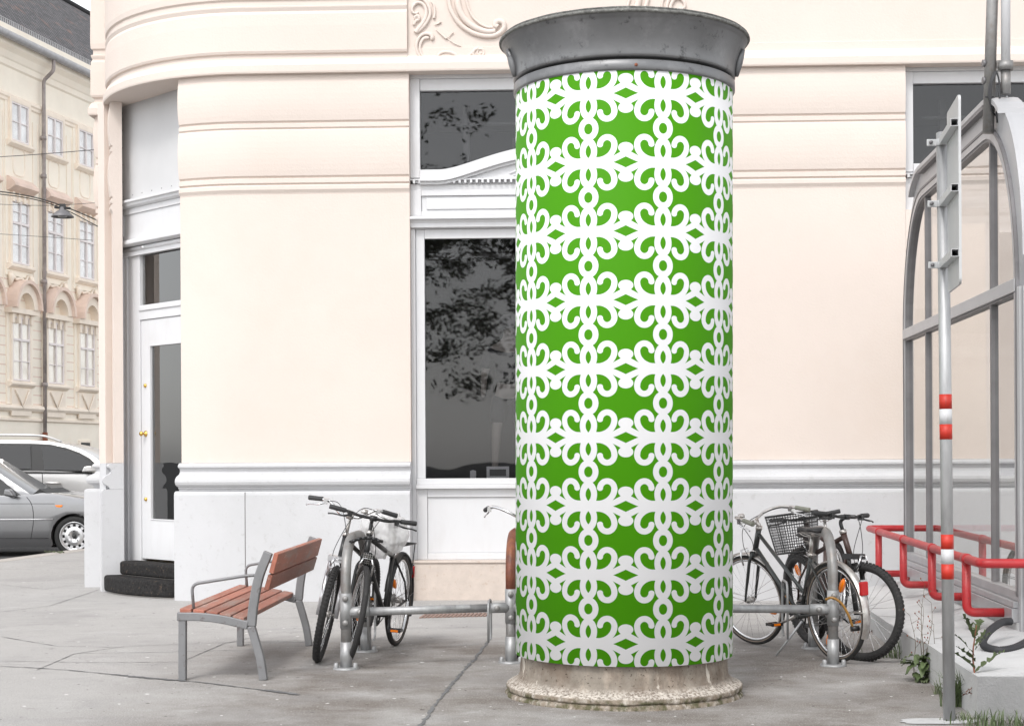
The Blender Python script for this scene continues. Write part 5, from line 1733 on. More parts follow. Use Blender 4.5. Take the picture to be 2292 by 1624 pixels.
        if cab:
            m = MB(SM)
            sgn = 1 if e.y > 0 else -1
            m.tube(smooth_path([c0 + Vector((.02, 0, -.01)), c0 + Vector((.10, -sgn * .10, .0)), hb_c + Vector((.12, sgn * .02, -.02)), ht_b + Vector((.07, -sgn * .05, .05)), hub_f + Vector((-.06, -sgn * .02, r * .95))], 7), .0028, 6)
            m.build('brake_cable', 'frame_black', hbo)
    if bar != 'flat':
        m = MB(SM); c0 = hp[8]; m.lathe([(.0, .04), (.02, .036), (.028, .02), (.026, .008), (0, .006)], 14, Matrix.Translation(c0 + Vector((0, 0, .01)))); m.build('bell', 'chrome_old', hbo)
    # saddle
    if seat:
        sp0 = Vector((.265 - .02, 0, saddle_h - .04))
        m = MB(); m.tube([st_t - Vector((0, 0, .02)), sp0], .0135, 10); m.tube([st_t + Vector((0, 0, -.012)), st_t + Vector((-.004, 0, .012))], .021, 12); m.tube([st_t + Vector((-.03, -.02, 0)), st_t + Vector((-.03, .025, 0))], .006, 6)
        m.build('seat_post', 'chrome_old', rt)
        m = MB()
        secs = [(-.135, .030, -.008), (-.125, .068, .0), (-.09, .082, .006), (-.04, .07, .002), (.0, .045, -.002), (.05, .026, -.001), (.11, .02, .0), (.145, .014, -.006), (.155, .005, -.016)]
        vs_, fs = [], []
        K = 12
        for (xx_, hw, zo) in secs:
            for k in range(K):
                a = 2 * math.pi * k / K
                yy = hw * math.cos(a)
                zt = math.sin(a)
                zz_ = zo + (.014 * zt if zt > 0 else .034 * zt * (.55 + .45 * abs(math.cos(a))))
                vs_.append((sp0.x + .02 + xx_, yy, saddle_h + zz_))
        for i in range(len(secs) - 1):
            for k in range(K):
                fs.append((i * K + k, i * K + (k + 1) % K, (i + 1) * K + (k + 1) % K, (i + 1) * K + k))
        fs += [list(range(K)), [(len(secs) - 1) * K + k for k in range(K)]]
        m.add(vs_, fs, True)
        sd_ = m.build('saddle', 'leather', rt, sub=1)
        m = MB()
        for sy in (-1, 1): m.tube(smooth_path([(sp0.x + .14, sy * .01, saddle_h - .03), (sp0.x + .06, sy * .022, saddle_h - .05), (sp0.x - .04, sy * .022, saddle_h - .05), (sp0.x - .1, sy * .04, saddle_h - .02)], 4), .0035, 6)
        m.build('saddle_rail', 'chrome_old', sd_)
    # crank
    m = MB(); m.lathe([(.088, -.003), (.092, 0), (.088, .003), (.06, .003), (.06, -.003), (.088, -.003)], 40, Matrix.Translation(bb_ + Vector((0, -.045, 0))) @ Matrix.Rotation(R(90), 4, 'X'))
    for k in range(5):
        a = R(72 * k); m.tube([bb_ + Vector((0, -.045, 0)), bb_ + Vector((.075 * math.cos(a), -.045, .075 * math.sin(a)))], .007, 6)
    ck = m.build('chainring', 'frame_black', rt)
    ca_ = R(-50 + 37 * wheel_seed)
    for sy in (-1, 1):
        e = bb_ + Vector((sy * .165 * math.cos(ca_), sy * .075, sy * .165 * math.sin(ca_)))
        m = MB(); m.tube([bb_ + Vector((0, sy * .05, 0)), e], [.013, .010], 8); cr2 = m.build('crank', 'frame_black' if kind != 'mixte' else 'chrome_old', rt)
        m = MB()
        for (xo) in (-.038, .038): m.box(xo - .006, xo + .006, sy * .01, sy * .10, -.011, .011, 0, Matrix.Translation(e))
        for yo in (.015, .055, .098): m.box(-.038, .038, sy * (yo - .006), sy * (yo + .006), -.008, .008, 0, Matrix.Translation(e))
        m.tube([e, e + Vector((0, sy * .1, 0))], .008, 8)
        pd = m.build('pedal', 'frame_black', cr2)
        m = MB(); m.box(-.046, -.0442, sy * .03, sy * .085, -.008, .008, 0, Matrix.Translation(e)); m.box(.0442, .046, sy * .03, sy * .085, -.008, .008, 0, Matrix.Translation(e)); m.build('pedal_reflector', 'orange', pd)
    m = MB()
    m.tube([bb_ + Vector((0, -.045, .09)), hub_r + Vector((0, -.05, .04))], .0045, 5); m.tube([bb_ + Vector((0, -.045, -.09)), hub_r + Vector((.03, -.05, -.06)), hub_r + Vector((0, -.05, -.04))], .0045, 5)
    m.build('chain', 'galv_dull', rt)
    m = MB(); m.lathe([(.02, -.02), (.045, -.012), (.05, 0), (.035, .008), (.02, .012)], 24, Matrix.Translation(hub_r + Vector((0, -.045, 0))) @ Matrix.Rotation(R(90), 4, 'X')); m.build('sprocket', 'galv_dull', rt)
    # brakes at the rim
    m = MB(SM)
    for sy in (-1, 1): m.tube([hub_f + Vector((-.02, sy * .05, r * .80)), hub_f + Vector((.0, sy * .045, r * 1.02)), hub_f + Vector((.0, sy * .03, r * 1.14))], .007, 7)
    m.tube([hub_f + Vector((0, -.03, r * 1.14)), hub_f + Vector((0, .03, r * 1.13))], .003, 5)
    m.build('brake', 'chrome', rt)
    if rack_:
        m = MB(); zt = 2 * r + .08
        for sy in (-1, 1):
            m.tube(fillet([(.17, sy * .05, zt), (-.22, sy * .065, zt), (-.22, 0, zt)], .03), .005, 6); m.tube([(-.15, sy * .065, zt), hub_r + Vector((-.01, sy * .075, 0))], .0045, 6)
        for xx_ in (.1, 0, -.1): m.tube([(xx_, -.06, zt), (xx_, .06, zt)], .004, 6)
        m.tube([(.17, -.05, zt), (.22, 0, zt - .03)], .004, 6)
        m.build('luggage_rack', 'frame_black', rt)
    if tail:
        a = R(150)
        T_ = Matrix.Translation(hub_r + Vector(((r + .035) * math.cos(a), 0, (r + .035) * math.sin(a))))
        m = MB(T_); m.box(-.022, .01, -.03, .03, -.045, .05); m.build('tail_light', 'red_lens', rt, bevel=.008)
        m = MB(T_); m.box(-.015, .008, -.028, .028, .051, .062); m.build('tail_light_bracket', 'chrome', rt)
    if headlamp:
        T_ = SM @ Matrix.Translation(ht_b + Vector((.075, 0, .0))) @ Matrix.Rotation(R(90), 4, 'Y')
        m = MB(T_); m.lathe([(0, -.05), (.03, -.04), (.048, .0), (.05, .02), (.046, .024), (0, .02)], 20); hl = m.build('headlamp', 'frame_black', rt)
        m = MB(T_)
        for k in (-.03, -.015, 0, .015, .03): m.tube([(k, -.04, .026), (k, .04, .026)], .002, 4); m.tube([(-.04, k, .028), (.04, k, .028)], .002, 4)
        m.build('lamp_grille', 'chrome_old', hl)
    if stand:
        m = MB(); p0 = bb_ + Vector((-.07, .04, -.03)); m.tube([p0, p0 + Vector((-.0, .15, -.26)) + Vector((.12, .02, .0))], [.009, .007], 8); m.build('kickstand', 'alu', rt)
    if basket:
        T_ = SM @ Matrix.Translation(hb_c + Vector((.19, 0, -.07)))
        m = MB(T_)
        def bp_(u, v_, wv):   # u,v in -1..1, wv 0..1 height
            k = .78 + .22 * wv
            return Vector((u * .15 * k, v_ * .17 * k, -.19 + .31 * wv))
        def ringp(wv, n=8):
            pts = [bp_(1, 1, wv), bp_(-1, 1, wv), bp_(-1, -1, wv), bp_(1, -1, wv)]
            out = []
            for i in range(4):
                a, b_ = pts[i], pts[(i + 1) % 4]
                for k in range(n): out.append(a + (b_ - a) * (k + .5) / n)
            return out
        m.tube(ringp(1.0), .008, 6, closed=True); m.tube(ringp(0.0), .006, 6, closed=True); m.tube(ringp(.72), .005, 6, closed=True)
        bk = m.build('basket', 'frame_black', rt)
        m = MB(T_)
        r0_, r1_ = ringp(0, 14), ringp(1, 14)
        for i in range(len(r0_)): m.tube([r0_[i], r1_[i]], .0026, 4, cap=False)
        for wv in [k / 14 for k in range(1, 14)]: m.tube(ringp(wv), .0025, 4, closed=True)
        for k in range(9):
            t = -1 + 2 * k / 8; m.tube([bp_(t, -1, 0), bp_(t, 1, 0)], .0018, 4); m.tube([bp_(-1, t, 0), bp_(1, t, 0)], .0018, 4)
        m.build('mesh', 'frame_black', bk)
        m = MB(T_)
        for v_ in (-.15, .15): m.tube([(.04, v_ * .4, -.19), (-.06, v_ * .5, -.50)], .004, 5)
        m.build('basket_stay', 'frame_black', bk)
    if kind == 'mixte' and frame == 'frame_grey':
        m = MB(); q = bb_ + (ht_b - bb_) * .15
        dd = (ht_b - bb_).normalized()
        for k in range(4): m.tube([q + dd * (.03 * k), q + dd * (.03 * k + .018)], .0162, 12)
        m.build('frame_decal', 'cable_gold', rt)
    return rt

def at(px, Y): return Vector((level(px, 1450)[0] / FPX * Y, Y, 0))
bkB = bicycle(at(803, 12.45), G(718, 1481), 'silver suspension-fork bicycle leaning left of the hoop beside the bench', 'mtb', lean=-9, steer=9, r=.345, frame='frame_black', fork='frame_silver', tyre=.027, knob=True, bar='rise', barm='chrome', wheel_seed=1.3, saddle_h=.9)
bkA = bicycle(G(886, 1444), G(794, 1487), 'black city bicycle with plastic bag over its saddle, right of the left hoop', 'city', lean=-4, steer=24, fguard=False, r=.35, tyre=.021, guards='frame_black', bar='flat', rack_=True, reflect=(('r', 40),), headlamp=True, tail=True, wheel_seed=.4, saddle_h=.94)
bkF = bicycle(Vector((.27, 12.65, 0)), Vector((.065, 11.6, 0)), 'bicycle hidden behind the column with only its left handlebar grip showing', 'city', lean=0, steer=12, guards='chrome_old', bar='city', wheel_seed=.9, gripm='grip', drop=.05)
bkE = bicycle(Vector((2.84, 14.0, 0)), Vector((2.40, 13.05, 0)), 'bicycle with black wire front basket standing nearest the wall right of the column', 'city', lean=4, steer=-12, guards='frame_black', basket=True, bar='flat', reflect=(('f', 60),), wheel_seed=.2, frame='frame_brown', cab=False, drop=.08)
bkD = bicycle(Vector((2.29, 12.35, 0)), G(1950, 1476), 'black mountain bicycle with knobbly tyre turned towards the red rail', 'susp', lean=8, steer=30, r=.345, tyre=.030, knob=True, bar='flat', wheel_seed=.6, gripm='grip', saddle_h=.86, frame='frame_brown', fork='frame_black')
bkC = bicycle(G(1876, 1480), G(1683, 1443), 'dark green-grey step-through bicycle with silver mudguards next to the right hoop', 'mixte', lean=-3, steer=15, r=.345, frame='frame_grey', tyre=.018, guards='chrome_old', bar='city', barm='chrome_old', reflect=(('f', 200), ('r', 115), ('r', -65)), stand=True, tail=True, wheel_seed=.75, gripm='grip_grey', saddle_h=.92, drop=.10)

# cable lock in brass-coloured sleeve on the right hoop
cq = C_ + Vector((0, -.05, RH))
m = MB(); m.tube(smooth_path([cq + Vector((-.06, .0, .07)), cq + Vector((-.02, -.02, .085)), cq + Vector((.04, -.025, .05)), cq + Vector((.09, -.02, -.03)), cq + Vector((.125, .0, -.12))], 6), .009, 8)
lk = root('bicycle_lock', cq, 'golden-brown cable lock looped over the joint of the right hoop', 'lock')
m.build('cable', 'cable_gold', lk)
m = MB(); m.tube([cq + Vector((.11, 0, -.13)), cq + Vector((.17, 0, -.125))], .019, 10); m.build('lock_barrel', 'frame_black', lk)
# black spiral lock on left hoop
m = MB(); c = A_ + Vector((.12, .12, .86))
pts = [c + Vector((-.10 + .22 * k / 40 , .02 * math.sin(k), .03 * math.sin(k / 40 * 3.1))) for k in range(41)]
m.tube(pts, .012, 8); tag(m.build('bicycle_lock', 'frame_black'), 'black cable lock slung over the top of the left hoop', 'lock')

# plastic bag over the saddle of the black bicycle
def crumple(name, center, rad, label, cat):
    bm_ = bmesh.new()
    bmesh.ops.create_icosphere(bm_, subdivisions=5, radius=1)
    for v in bm_.verts:
        p = v.co.copy()
        f = 1 + .28 * noise.noise(p * 1.3 + Vector((3, 1, 2)))
        f += .16 * abs(noise.noise(p * 3.1)) + .07 * abs(noise.noise(p * 7.0)) + .035 * abs(noise.noise(p * 15.0))
        if p.z < 0: f *= 1 - .25 * abs(p.z) * (1 if p.x > 0 else .2)
        v.co = Vector((p.x * rad[0] * f, p.y * rad[1] * f, p.z * rad[2] * f)) + center
    for f in bm_.faces: f.smooth = True
    me = bpy.data.meshes.new(name); bm_.to_mesh(me); bm_.free()
    m_ = bpy.data.materials.new('bag_film'); m_.use_nodes = True
    n = m_.node_tree; b = n.nodes['Principled BSDF']
    b.inputs['Base Color'].default_value = (.72, .71, .71, 1); b.inputs['Roughness'].default_value = .22
    tr = n.nodes.new('ShaderNodeBsdfTransparent'); mx = n.nodes.new('ShaderNodeMixShader'); mx.inputs[0].default_value = .55
    o_ = n.nodes['Material Output']
    n.links.new(tr.outputs[0], mx.inputs[1]); n.links.new(b.outputs[0], mx.inputs[2]); n.links.new(mx.outputs[0], o_.inputs[0])
    me.materials.append(m_)
    o = bpy.data.objects.new(name, me); col.objects.link(o); tag(o, label, cat)
    return o
bc = P(862, 1196, 11.95)
crumple('plastic_bag', bc, (.15, .15, .19), 'crumpled clear plastic bag pulled over the saddle of the black bicycle', 'bag')

#@@RIGHT
# ------------------------------------------------------------------ glass kiosk
KS = .974
K = Pl((3.8 * KS, 15.5 * KS), (-.0756, -.997))
def ks(px, py, off=0): return K.hit(px, py, off)
kio = root('glass_pavilion', K.W(2.2, 1.2, 0), 'arched glass and aluminium pavilion on a white concrete plinth at the right edge', 'pavilion')
t_far, t_near = 0.0, ks(2281, 900)[0]
zsill = .49 * 1.0
zs_ = (ks(2035, 1243)[1] + ks(2270, 1331)[1]) / 2
zmid_ = (ks(2030, 744)[1] + ks(2276, 644)[1]) / 2
zarch = (ks(2068, 437)[1] + ks(2205, 317)[1]) / 2
zeave = (ks(2040, 397)[1] + ks(2205, 258)[1]) / 2
xA0, xA1 = ks(2072, 600)[0], ks(2218, 600)[0]
def archpath(x0, x1, z_s, z_t, rx, n=12):
    pts = [(x0, z_s)]
    zc = z_t - rx * 1.25
    for k in range(n + 1):
        a = math.pi * (1 - k / n / 2)
        pts.append((x0 + rx + rx * math.cos(a), zc + (z_t - zc) * math.sin(a)))
    for k in range(n + 1):
        a = math.pi / 2 * (1 - k / n)
        pts.append((x1 - rx + rx * math.cos(a), zc + (z_t - zc) * math.sin(a)))
    pts.append((x1, z_s))
    return pts
rxk = .93
inner = archpath(t_far + .05, t_near - .05, zs_, zarch, rxk)
mid_ = archpath(t_far + .0, t_near + .0, zs_, zarch + .05, rxk + .03)
outer = archpath(t_far - .0, t_near + .12, zs_, zeave, rxk + .02)
KW = 2.3
m = MB(K.M); m.strip(inner, mid_, -.02, .06); m.build('arch_frame', 'alu', kio)
up_in = [p for p in mid_ if p[1] > 2.3]
oo = [outer[i] for i, p in enumerate(mid_) if p[1] > 2.3]
m = MB(K.M); m.strip(up_in, oo, -.0, .05); m.build('fascia', 'alu_sheet', kio)
ee = [p for p in oo if p[1] > zeave - .2]
m = MB(K.M); m.strip([(p[0], p[1]) for p in ee], [(p[0], p[1] + .035) for p in ee], -.05, .14); m.build('eave', 'alu_sheet', kio)
m = MB(K.M); m.strip([(p[0], p[1] - .03) for p in oo[12:-12]], [(p[0], p[1] - .003) for p in oo[12:-12]], -.05, .0); m.build('eave_gutter', 'alu_dark', kio)
# vault glass
m = MB(K.M)
pp = [p for p in mid_ if p[1] > zs_ + .001]
m.add([(p[0], .10, p[1] + .01) for p in pp] + [(p[0], KW, p[1] + .01) for p in pp], [(i, i + 1, len(pp) + i + 1, len(pp) + i) for i in range(len(pp) - 1)], True)
m.build('vault_pane', 'glass_kiosk', kio)
m = MB(K.M)
m.strip(inner, mid_, KW - .06, KW + .02)
m.build('arch_frame', 'alu', kio)
m = MB(K.M)
# mullions and rails on near face
def mull(x, y0=-.005, y1=.055):
    zt = zarch - .01
    m.box(x - .022, x + .022, y0, y1, zs_ + .04, zmid_ - .05); m.box(x - .022, x + .022, y0, y1, zmid_ + .05, zt + .01)
for x in (xA0, xA1): mull(x)
m.build('mullion', 'alu_dark', kio)
m = MB(K.M)
m.box(t_far - .0, t_near - .0, -.03, .07, zmid_ - .045, zmid_ + .045); m.build('cross_rail', 'alu_sheet', kio, bevel=.004)
m = MB(K.M); m.box(t_far, t_near, -.012, .065, zmid_ - .062, zmid_ - .0465); m.build('rail_gasket', 'alu_dark', kio)
def grow(path, d):
    out = []
    for i, p in enumerate(path):
        a, b_ = path[max(0, i - 1)], path[min(len(path) - 1, i + 1)]
        dx, dz_ = b_[0] - a[0], b_[1] - a[1]
        l = math.hypot(dx, dz_) or 1
        out.append((p[0] - dz_ / l * d, p[1] + dx / l * d))
    return out
m = MB(K.M); m.strip(grow(mid_, .003), grow(mid_, .022), -.024, -.001); m.build('arch_gasket', 'alu_dark', kio)
m = MB(K.M); m.strip(grow(inner, -.022), grow(inner, -.002), -.012, .05); m.build('arch_gasket', 'alu_dark', kio)
m = MB(K.M)
m.box(t_far - .02, t_near + .02, -.02, .08, zs_ - .03, zs_ + .035); m.box(t_far - .02, t_near + .02, -.05, .08, zs_ - .075, zs_ - .032); m.box(t_far - .02, t_near + .02, -.06, .08, zs_ - .17, zs_ - .078)
m.build('sill', 'alu', kio, bevel=.004)
m = MB(K.M)
g_in = [(p[0], p[1]) for p in inner]
n = len(g_in)
m.add([(p[0], .02, p[1]) for p in g_in], [list(range(n))])
m.build('side_pane', 'glass_kiosk', kio)
# end posts
for x in (t_near + .03, t_far + .02):
    m = MB(K.M); m.box(x - .028, x + .028, -.02, .07, .1, zarch - rxk * 1.25); m.build('corner_post', 'alu', kio, bevel=.006)
    m = MB(K.M); m.box(x - .045, x + .045, KW - .03, KW + .09, .1, zarch - rxk * 1.25); m.build('corner_post', 'alu', kio, bevel=.006)
m = MB(K.M); m.box(t_near + .076, t_near + .10, -.02, .05, .1, zarch - rxk * 1.25); m.box(t_near + .108, t_near + .135, .0, .06, .1, zarch - rxk * 1.25); m.build('door_track', 'alu', kio)
for x in (t_near + .03,):
    m = MB(K.M); m.box(x - .03, x + .03, .091, KW - .031, zs_ - .1, zs_); m.box(x - .03, x + .03, .091, KW - .031, zmid_ - .05, zmid_ + .05); m.build('end_rail', 'alu', kio)
m = MB(K.M); m.box(t_near + .02, t_near + .028, .091, KW - .031, zs_ + .001, zmid_ - .051); m.build('end_pane', 'glass_kiosk', kio)
m = MB(K.M); m.box(t_far - .034, t_far - .026, .091, KW - .031, zs_ + .001, zarch - .9); m.build('end_pane', 'glass_kiosk', kio)
# outer roof band (wide arch visible at the near end)
m = MB(K.M)
no = len(oo)
m.add([(p[0], .02, p[1] + .002) for p in oo[-11:]] + [(p[0], KW, p[1] + .002) for p in oo[-11:]] , [(i, i + 1, 11 + i + 1, 11 + i) for i in range(10)], True)
m.build('vault_sheet', 'alu_sheet', kio)
# low wall below the sill
m = MB(K.M); m.box(t_far - .02, t_near + .05, -.03, KW, -.02, zs_ - .171); m.build('base_wall', 'concrete_white', kio)
# sloped concrete plinth
def gk(px, py): p = G(px, py); q = K.M.inverted() @ p; return q
c0, c1 = gk(2200, 1609), gk(2015, 1468)
yk = lambda t: c1.y + (c0.y - c1.y) * (t - c1.x) / (c0.x - c1.x)
tn = c0.x
steps_ = [(t_far - .0, .0), (1.2, .0), (1.2, -.05), (c1.x, -.05), (c1.x, .0), (c1.x + .9, .0), (c1.x + .9, -.04), (tn, -.04)]
m = MB(K.M)
segs = [(t_far - .02, 1.35, .14, .04), (1.35, c1.x, .17, .0), (c1.x, c1.x + .85, .20, -.03), (c1.x + .85, tn, .235, -.05)]
for (ta, tb_, hh, yo) in segs:
    ya_, yb_ = yk(ta) + yo + .02, yk(tb_) + yo + .02
    zi = .28
    yin = -.03
    vs_ = [(ta, ya_, -.05), (tb_, yb_, -.05), (tb_, yb_, hh), (ta, ya_, hh), (ta, yin, zi), (tb_, yin, zi), (ta, yin, -.05), (tb_, yin, -.05)]
    m.add(vs_, [(0, 1, 2, 3), (3, 2, 5, 4), (0, 3, 4, 6), (1, 7, 5, 2)])
yc_ = yk(tn) - .03
m.add([(t_near + .05, -.03, .28), (tn, -.03, .235), (tn, KW, .235), (t_near + .05, KW, .28), (tn, -.03, -.05), (tn, KW, -.05), (tn, yc_, .235), (tn, yc_, -.05)],
      [(0, 1, 2, 3), (1, 4, 5, 2), (6, 7, 4, 1)])
m.build('concrete_plinth', 'concrete_white', kio)

# ------------------------------------------------------------------ red tube rail
YK = -.305
red = root('guard_rail', K.W(2.2, YK, 0), 'bright red tubular guard rail fixed along the glass pavilion', 'guard rail')
ptA = ks(1945, 1186, YK); ptB = ks(2192, 1257, YK)
zr = (ks(1967, 1191, YK)[1] + ks(2163, 1247, YK)[1]) / 2
pr = .031
m = MB(K.M)
tend = ptB[0] + .06
m.tube(fillet([(ptA[0] - .04, 1.6, zr), (ptA[0] - .04, YK, zr), (tend, YK, zr), (tend + .0, 2.2, zr)], .07, 6), pr, 16)
hr = m.build('top_tube', 'red_paint', red)
for i, (pv, pf_) in enumerate(((1967, 2040), (2022, 2100), (2086, 2175), (2163, 2261))):
    tv = ks(pv, 1270, YK)[0]
    zlow = ks(pf_, (1285, 1309, 1337, 1372)[i], -.03)[1]
    m = MB(K.M); m.tube(fillet([(tv, YK, zr), (tv, YK, zlow), (tv, -.032, zlow)], .06, 6), pr, 16); br_ = m.build('bracket_tube', 'red_paint', red)
    m = MB(K.M); m.lathe([(0, 0), (.062, 0), (.062, .012), (.0, .012)], 20, Matrix.Translation((tv, -.032, zlow)) @ Matrix.Rotation(R(90), 4, 'X')); m.build('flange', 'red_paint', br_)
    m = MB(K.M); m.lathe([(pr, -.055), (pr + .006, -.05), (pr + .006, .05), (pr, .055)], 16, Matrix.Translation((tv, YK, zr)) @ Matrix.Rotation(R(90), 4, 'Y')); m.build('collar', 'red_paint', br_)

# ------------------------------------------------------------------ antenna masts above the pavilion
ym = 11.3
am = root('antenna_mast', P(2218, 298, ym), 'grey mast and white tube clamped together on the pavilion eave, with a cable loop', 'mast')
m = MB(); m.tube([P(2212, 298, ym), P(2229, -260, ym)], .040, 16); m.build('mast', 'galv_dull', am)
m = MB(); m.tube([P(2251, 209, ym - .05), P(2251, -260, ym - .05)], .032, 16); m.build('white_tube', 'sign_white', am)
m = MB(); m.tube([P(2251, 211, ym - .05), P(2251, 158, ym - .05)], .034, 16); m.tube([P(2251, 158, ym - .05), P(2251, 138, ym - .05)], .052, 16)
m.box(*(lambda a, b_: (a.x, b_.x, ym - .03, ym + .02, b_.z, a.z))(P(2228, 140, ym), P(2245, 152, ym)))
m.tube(smooth_path([P(2222, 158, ym), P(2226, 142, ym), P(2245, 140, ym)], 4), .016, 8)
m.build('clamp', 'galv_dull', am)
for yy in (142, 181):
    m = MB(); m.tube([P(2200, yy, ym), P(2222, yy + 1, ym)], .016, 8); m.tube([P(2199, yy, ym), P(2205, yy, ym)], .026, 8); m.build('clamp_bolt', 'alu_dark', am)
m = MB()
for k in range(4):
    o_ = k * 1.6
    m.tube(smooth_path([P(2227 + o_, 160, ym - .06), P(2216 + o_, 185, ym - .07), P(2213 + o_, 215, ym - .07), P(2220 + o_, 238 - o_, ym - .07), P(2232 + o_ * .3, 238 - o_, ym - .07), P(2238 - o_ * .2, 215, ym - .07), P(2236, 180, ym - .06), P(2230, 160, ym - .06)], 6), .006, 6)
m.tube(smooth_path([P(2238, 200, ym - .06), P(2236, 235, ym - .06), P(2230, 255, ym - .06), P(2232, 275, ym - .06)], 6), .006, 6)
m.tube(smooth_path([P(2215, 225, ym - .06), P(2220, 248, ym - .06), P(2232, 262, ym - .03)], 6), .006, 6)
m.tube([P(2205, 217, ym - .05), P(2224, 217, ym - .06)], .006, 6)
m.build('cable_loop', 'hose', am)
m = MB(); m.tube(smooth_path([P(2253, 214, ym - .05), P(2256, 235, ym - .05), P(2252, 256, ym - .05), P(2257, 262, ym - .05)], 5), .007, 6); m.build('strap', 'alu', am)

# ------------------------------------------------------------------ road sign on pole
sb_ = G(2125, 1612)
sg = root('road_sign', sb_, 'galvanised sign pole with red and white bands and a sign seen nearly edge-on', 'road sign')
PR = .0325
topz = P(2109, 298, sb_.y).z
ptop = P(2109, 298, sb_.y)
dirp = (ptop - sb_)
def pole_at(z): return sb_ + dirp * (z / dirp.z)
def pz(py): return P(2115, py, sb_.y).z
m = MB(); m.tube([sb_ - Vector((0, 0, .03)), ptop], PR, 24); m.lathe([(0, .006), (PR * .8, .004), (PR, 0)], 24, Matrix.Translation(ptop)); m.build('pole', 'galv', sg)
for (ya_, yb_, mt) in ((882, 915, 'sign_red'), (915, 949, 'sign_white'), (949, 983, 'sign_red'), (1195, 1228, 'sign_red'), (1228, 1261, 'sign_white'), (1261, 1295, 'sign_red')):
    m = MB(); m.tube([pole_at(pz(yb_) + .0004), pole_at(pz(ya_) - .0004)], PR + .0012, 24); m.build('red_band' if mt == 'sign_red' else 'white_band', mt, sg)
n0, n1 = Vector((2.288, 8.2)), Vector((2.357, 8.67))
zt0, zb0 = P(2153, 211, 8.2).z, P(2153, 634, 8.2).z
dv = (n1 - n0).normalized()
SP = Pl((n0.x, n0.y), (dv.x, dv.y))
Ls = (n1 - n0).length
def rrect(x0, x1, z0, z1, r, n=5):
    pts = []
    for (cx_, cz, a0) in ((x1 - r, z1 - r, 0), (x0 + r, z1 - r, 90), (x0 + r, z0 + r, 180), (x1 - r, z0 + r, 270)):
        for k in range(n + 1): pts.append((cx_ + r * math.cos(R(a0 + 90 * k / n)), cz + r * math.sin(R(a0 + 90 * k / n))))
    return pts
m = MB(SP.M); m.prism(rrect(0, Ls, zb0, zt0, .03), 0, .003); m.strip(rrect(.0, Ls, zb0, zt0, .03) , rrect(-.002, Ls + .002, zb0 - .002, zt0 + .002, .03), -.010, .003); m.build('sign_panel', 'sheet_light', sg)
for py in (278, 423, 568):
    z = P(2143, py, 8.25).z
    a, b_ = 0.035, Ls - .0
    m = MB(SP.M)
    h_, t_ = .019, .0025
    yb0 = -.040
    sq = [(.0035, -h_), (.0415, -h_), (.0415, h_), (.0035, h_)]
    si = [(.0035 + t_, -h_ + t_), (.0415 - t_, -h_ + t_), (.0415 - t_, h_ - t_), (.0035 + t_, h_ - t_)]
    m.add([(xx, y, z + q) for xx in (-.004, Ls + .06) for lp2 in (sq, si) for (y, q) in lp2],
          [(i, (i + 1) % 4, 8 + (i + 1) % 4, 8 + i) for i in range(4)] + [(4 + i, 12 + i, 12 + (i + 1) % 4, 4 + (i + 1) % 4) for i in range(4)] +
          [(i, 4 + i, 4 + (i + 1) % 4, (i + 1) % 4) for i in range(4)] + [(8 + i, 8 + (i + 1) % 4, 12 + (i + 1) % 4, 12 + i) for i in range(4)])
    bq = m.build('bracket', 'sheet_light', sg)
    pc_ = pole_at(z)
    m = MB(); m.lathe([(PR + .0005, -.018), (PR + .004, -.018), (PR + .004, .018), (PR + .0005, .018)], 24, Matrix.Translation(pc_))
    m.box(pc_.x - PR - .052, pc_.x - PR, pc_.y - .006, pc_.y + .006, z - .018, z + .018)
    m.build('clamp', 'sheet_light', bq, bevel=.003)
    m = MB(); m.lathe([(0, .014), (.010, .012), (.010, 0)], 8, Matrix.Translation((pc_.x - PR - .032, pc_.y - .007, z)) @ Matrix.Rotation(R(90), 4, 'X')); m.build('clamp_bolt', 'alu_dark', bq)

# ------------------------------------------------------------------ corrugated hose end
hy = 9.95
def hp_(x, y, Y): return P((2900 + x / 2.707) * .65486, (1880 + y / 2.707) * .65486, Y)
pts = smooth_path([hp_(1505, 655, 10.25), hp_(1420, 665, 10.2), hp_(1320, 730, 10.05), hp_(1255, 810, 9.9), hp_(1250, 870, 9.8), hp_(1300, 905, 9.72), hp_(1400, 922, 9.65), hp_(1520, 905, 9.7), hp_(1640, 850, 9.85), hp_(1760, 760, 10.0)], 14)
rad = [.0225 + .0025 * (1 if k % 2 else -1) for k in range(len(pts))]
m = MB(); m.tube(pts, rad, 12); tag(m.build('corrugated_hose', 'hose'), 'black corrugated hose curling over the white concrete plinth', 'hose')

# ------------------------------------------------------------------ drain strip by the wall
m = MB()
dg = root('drain_grate', G(1010, 1381), 'narrow brick-coloured drain strip in the pavement behind the rack rail', 'drain')
pa, pb = G(938, 1383), G(1090, 1379)
wv = G(945, 1376) - pa; wv = Vector((0, wv.y, 0))
n = 17
for k in range(n):
    a = pa + (pb - pa) * (k / n); b_ = pa + (pb - pa) * ((k + .7) / n)
    sh = Vector((.03, 0, 0))
    vs_ = [a, b_, b_ + wv * 1.1 + sh, a + wv * 1.1 + sh]
    m.add([(p.x, p.y, .001) for p in vs_] + [(p.x, p.y, .009) for p in vs_], [(0, 1, 5, 4), (1, 2, 6, 5), (2, 3, 7, 6), (3, 0, 4, 7), (4, 5, 6, 7)])
m.build('grate_bar', 'brick_grate', dg)

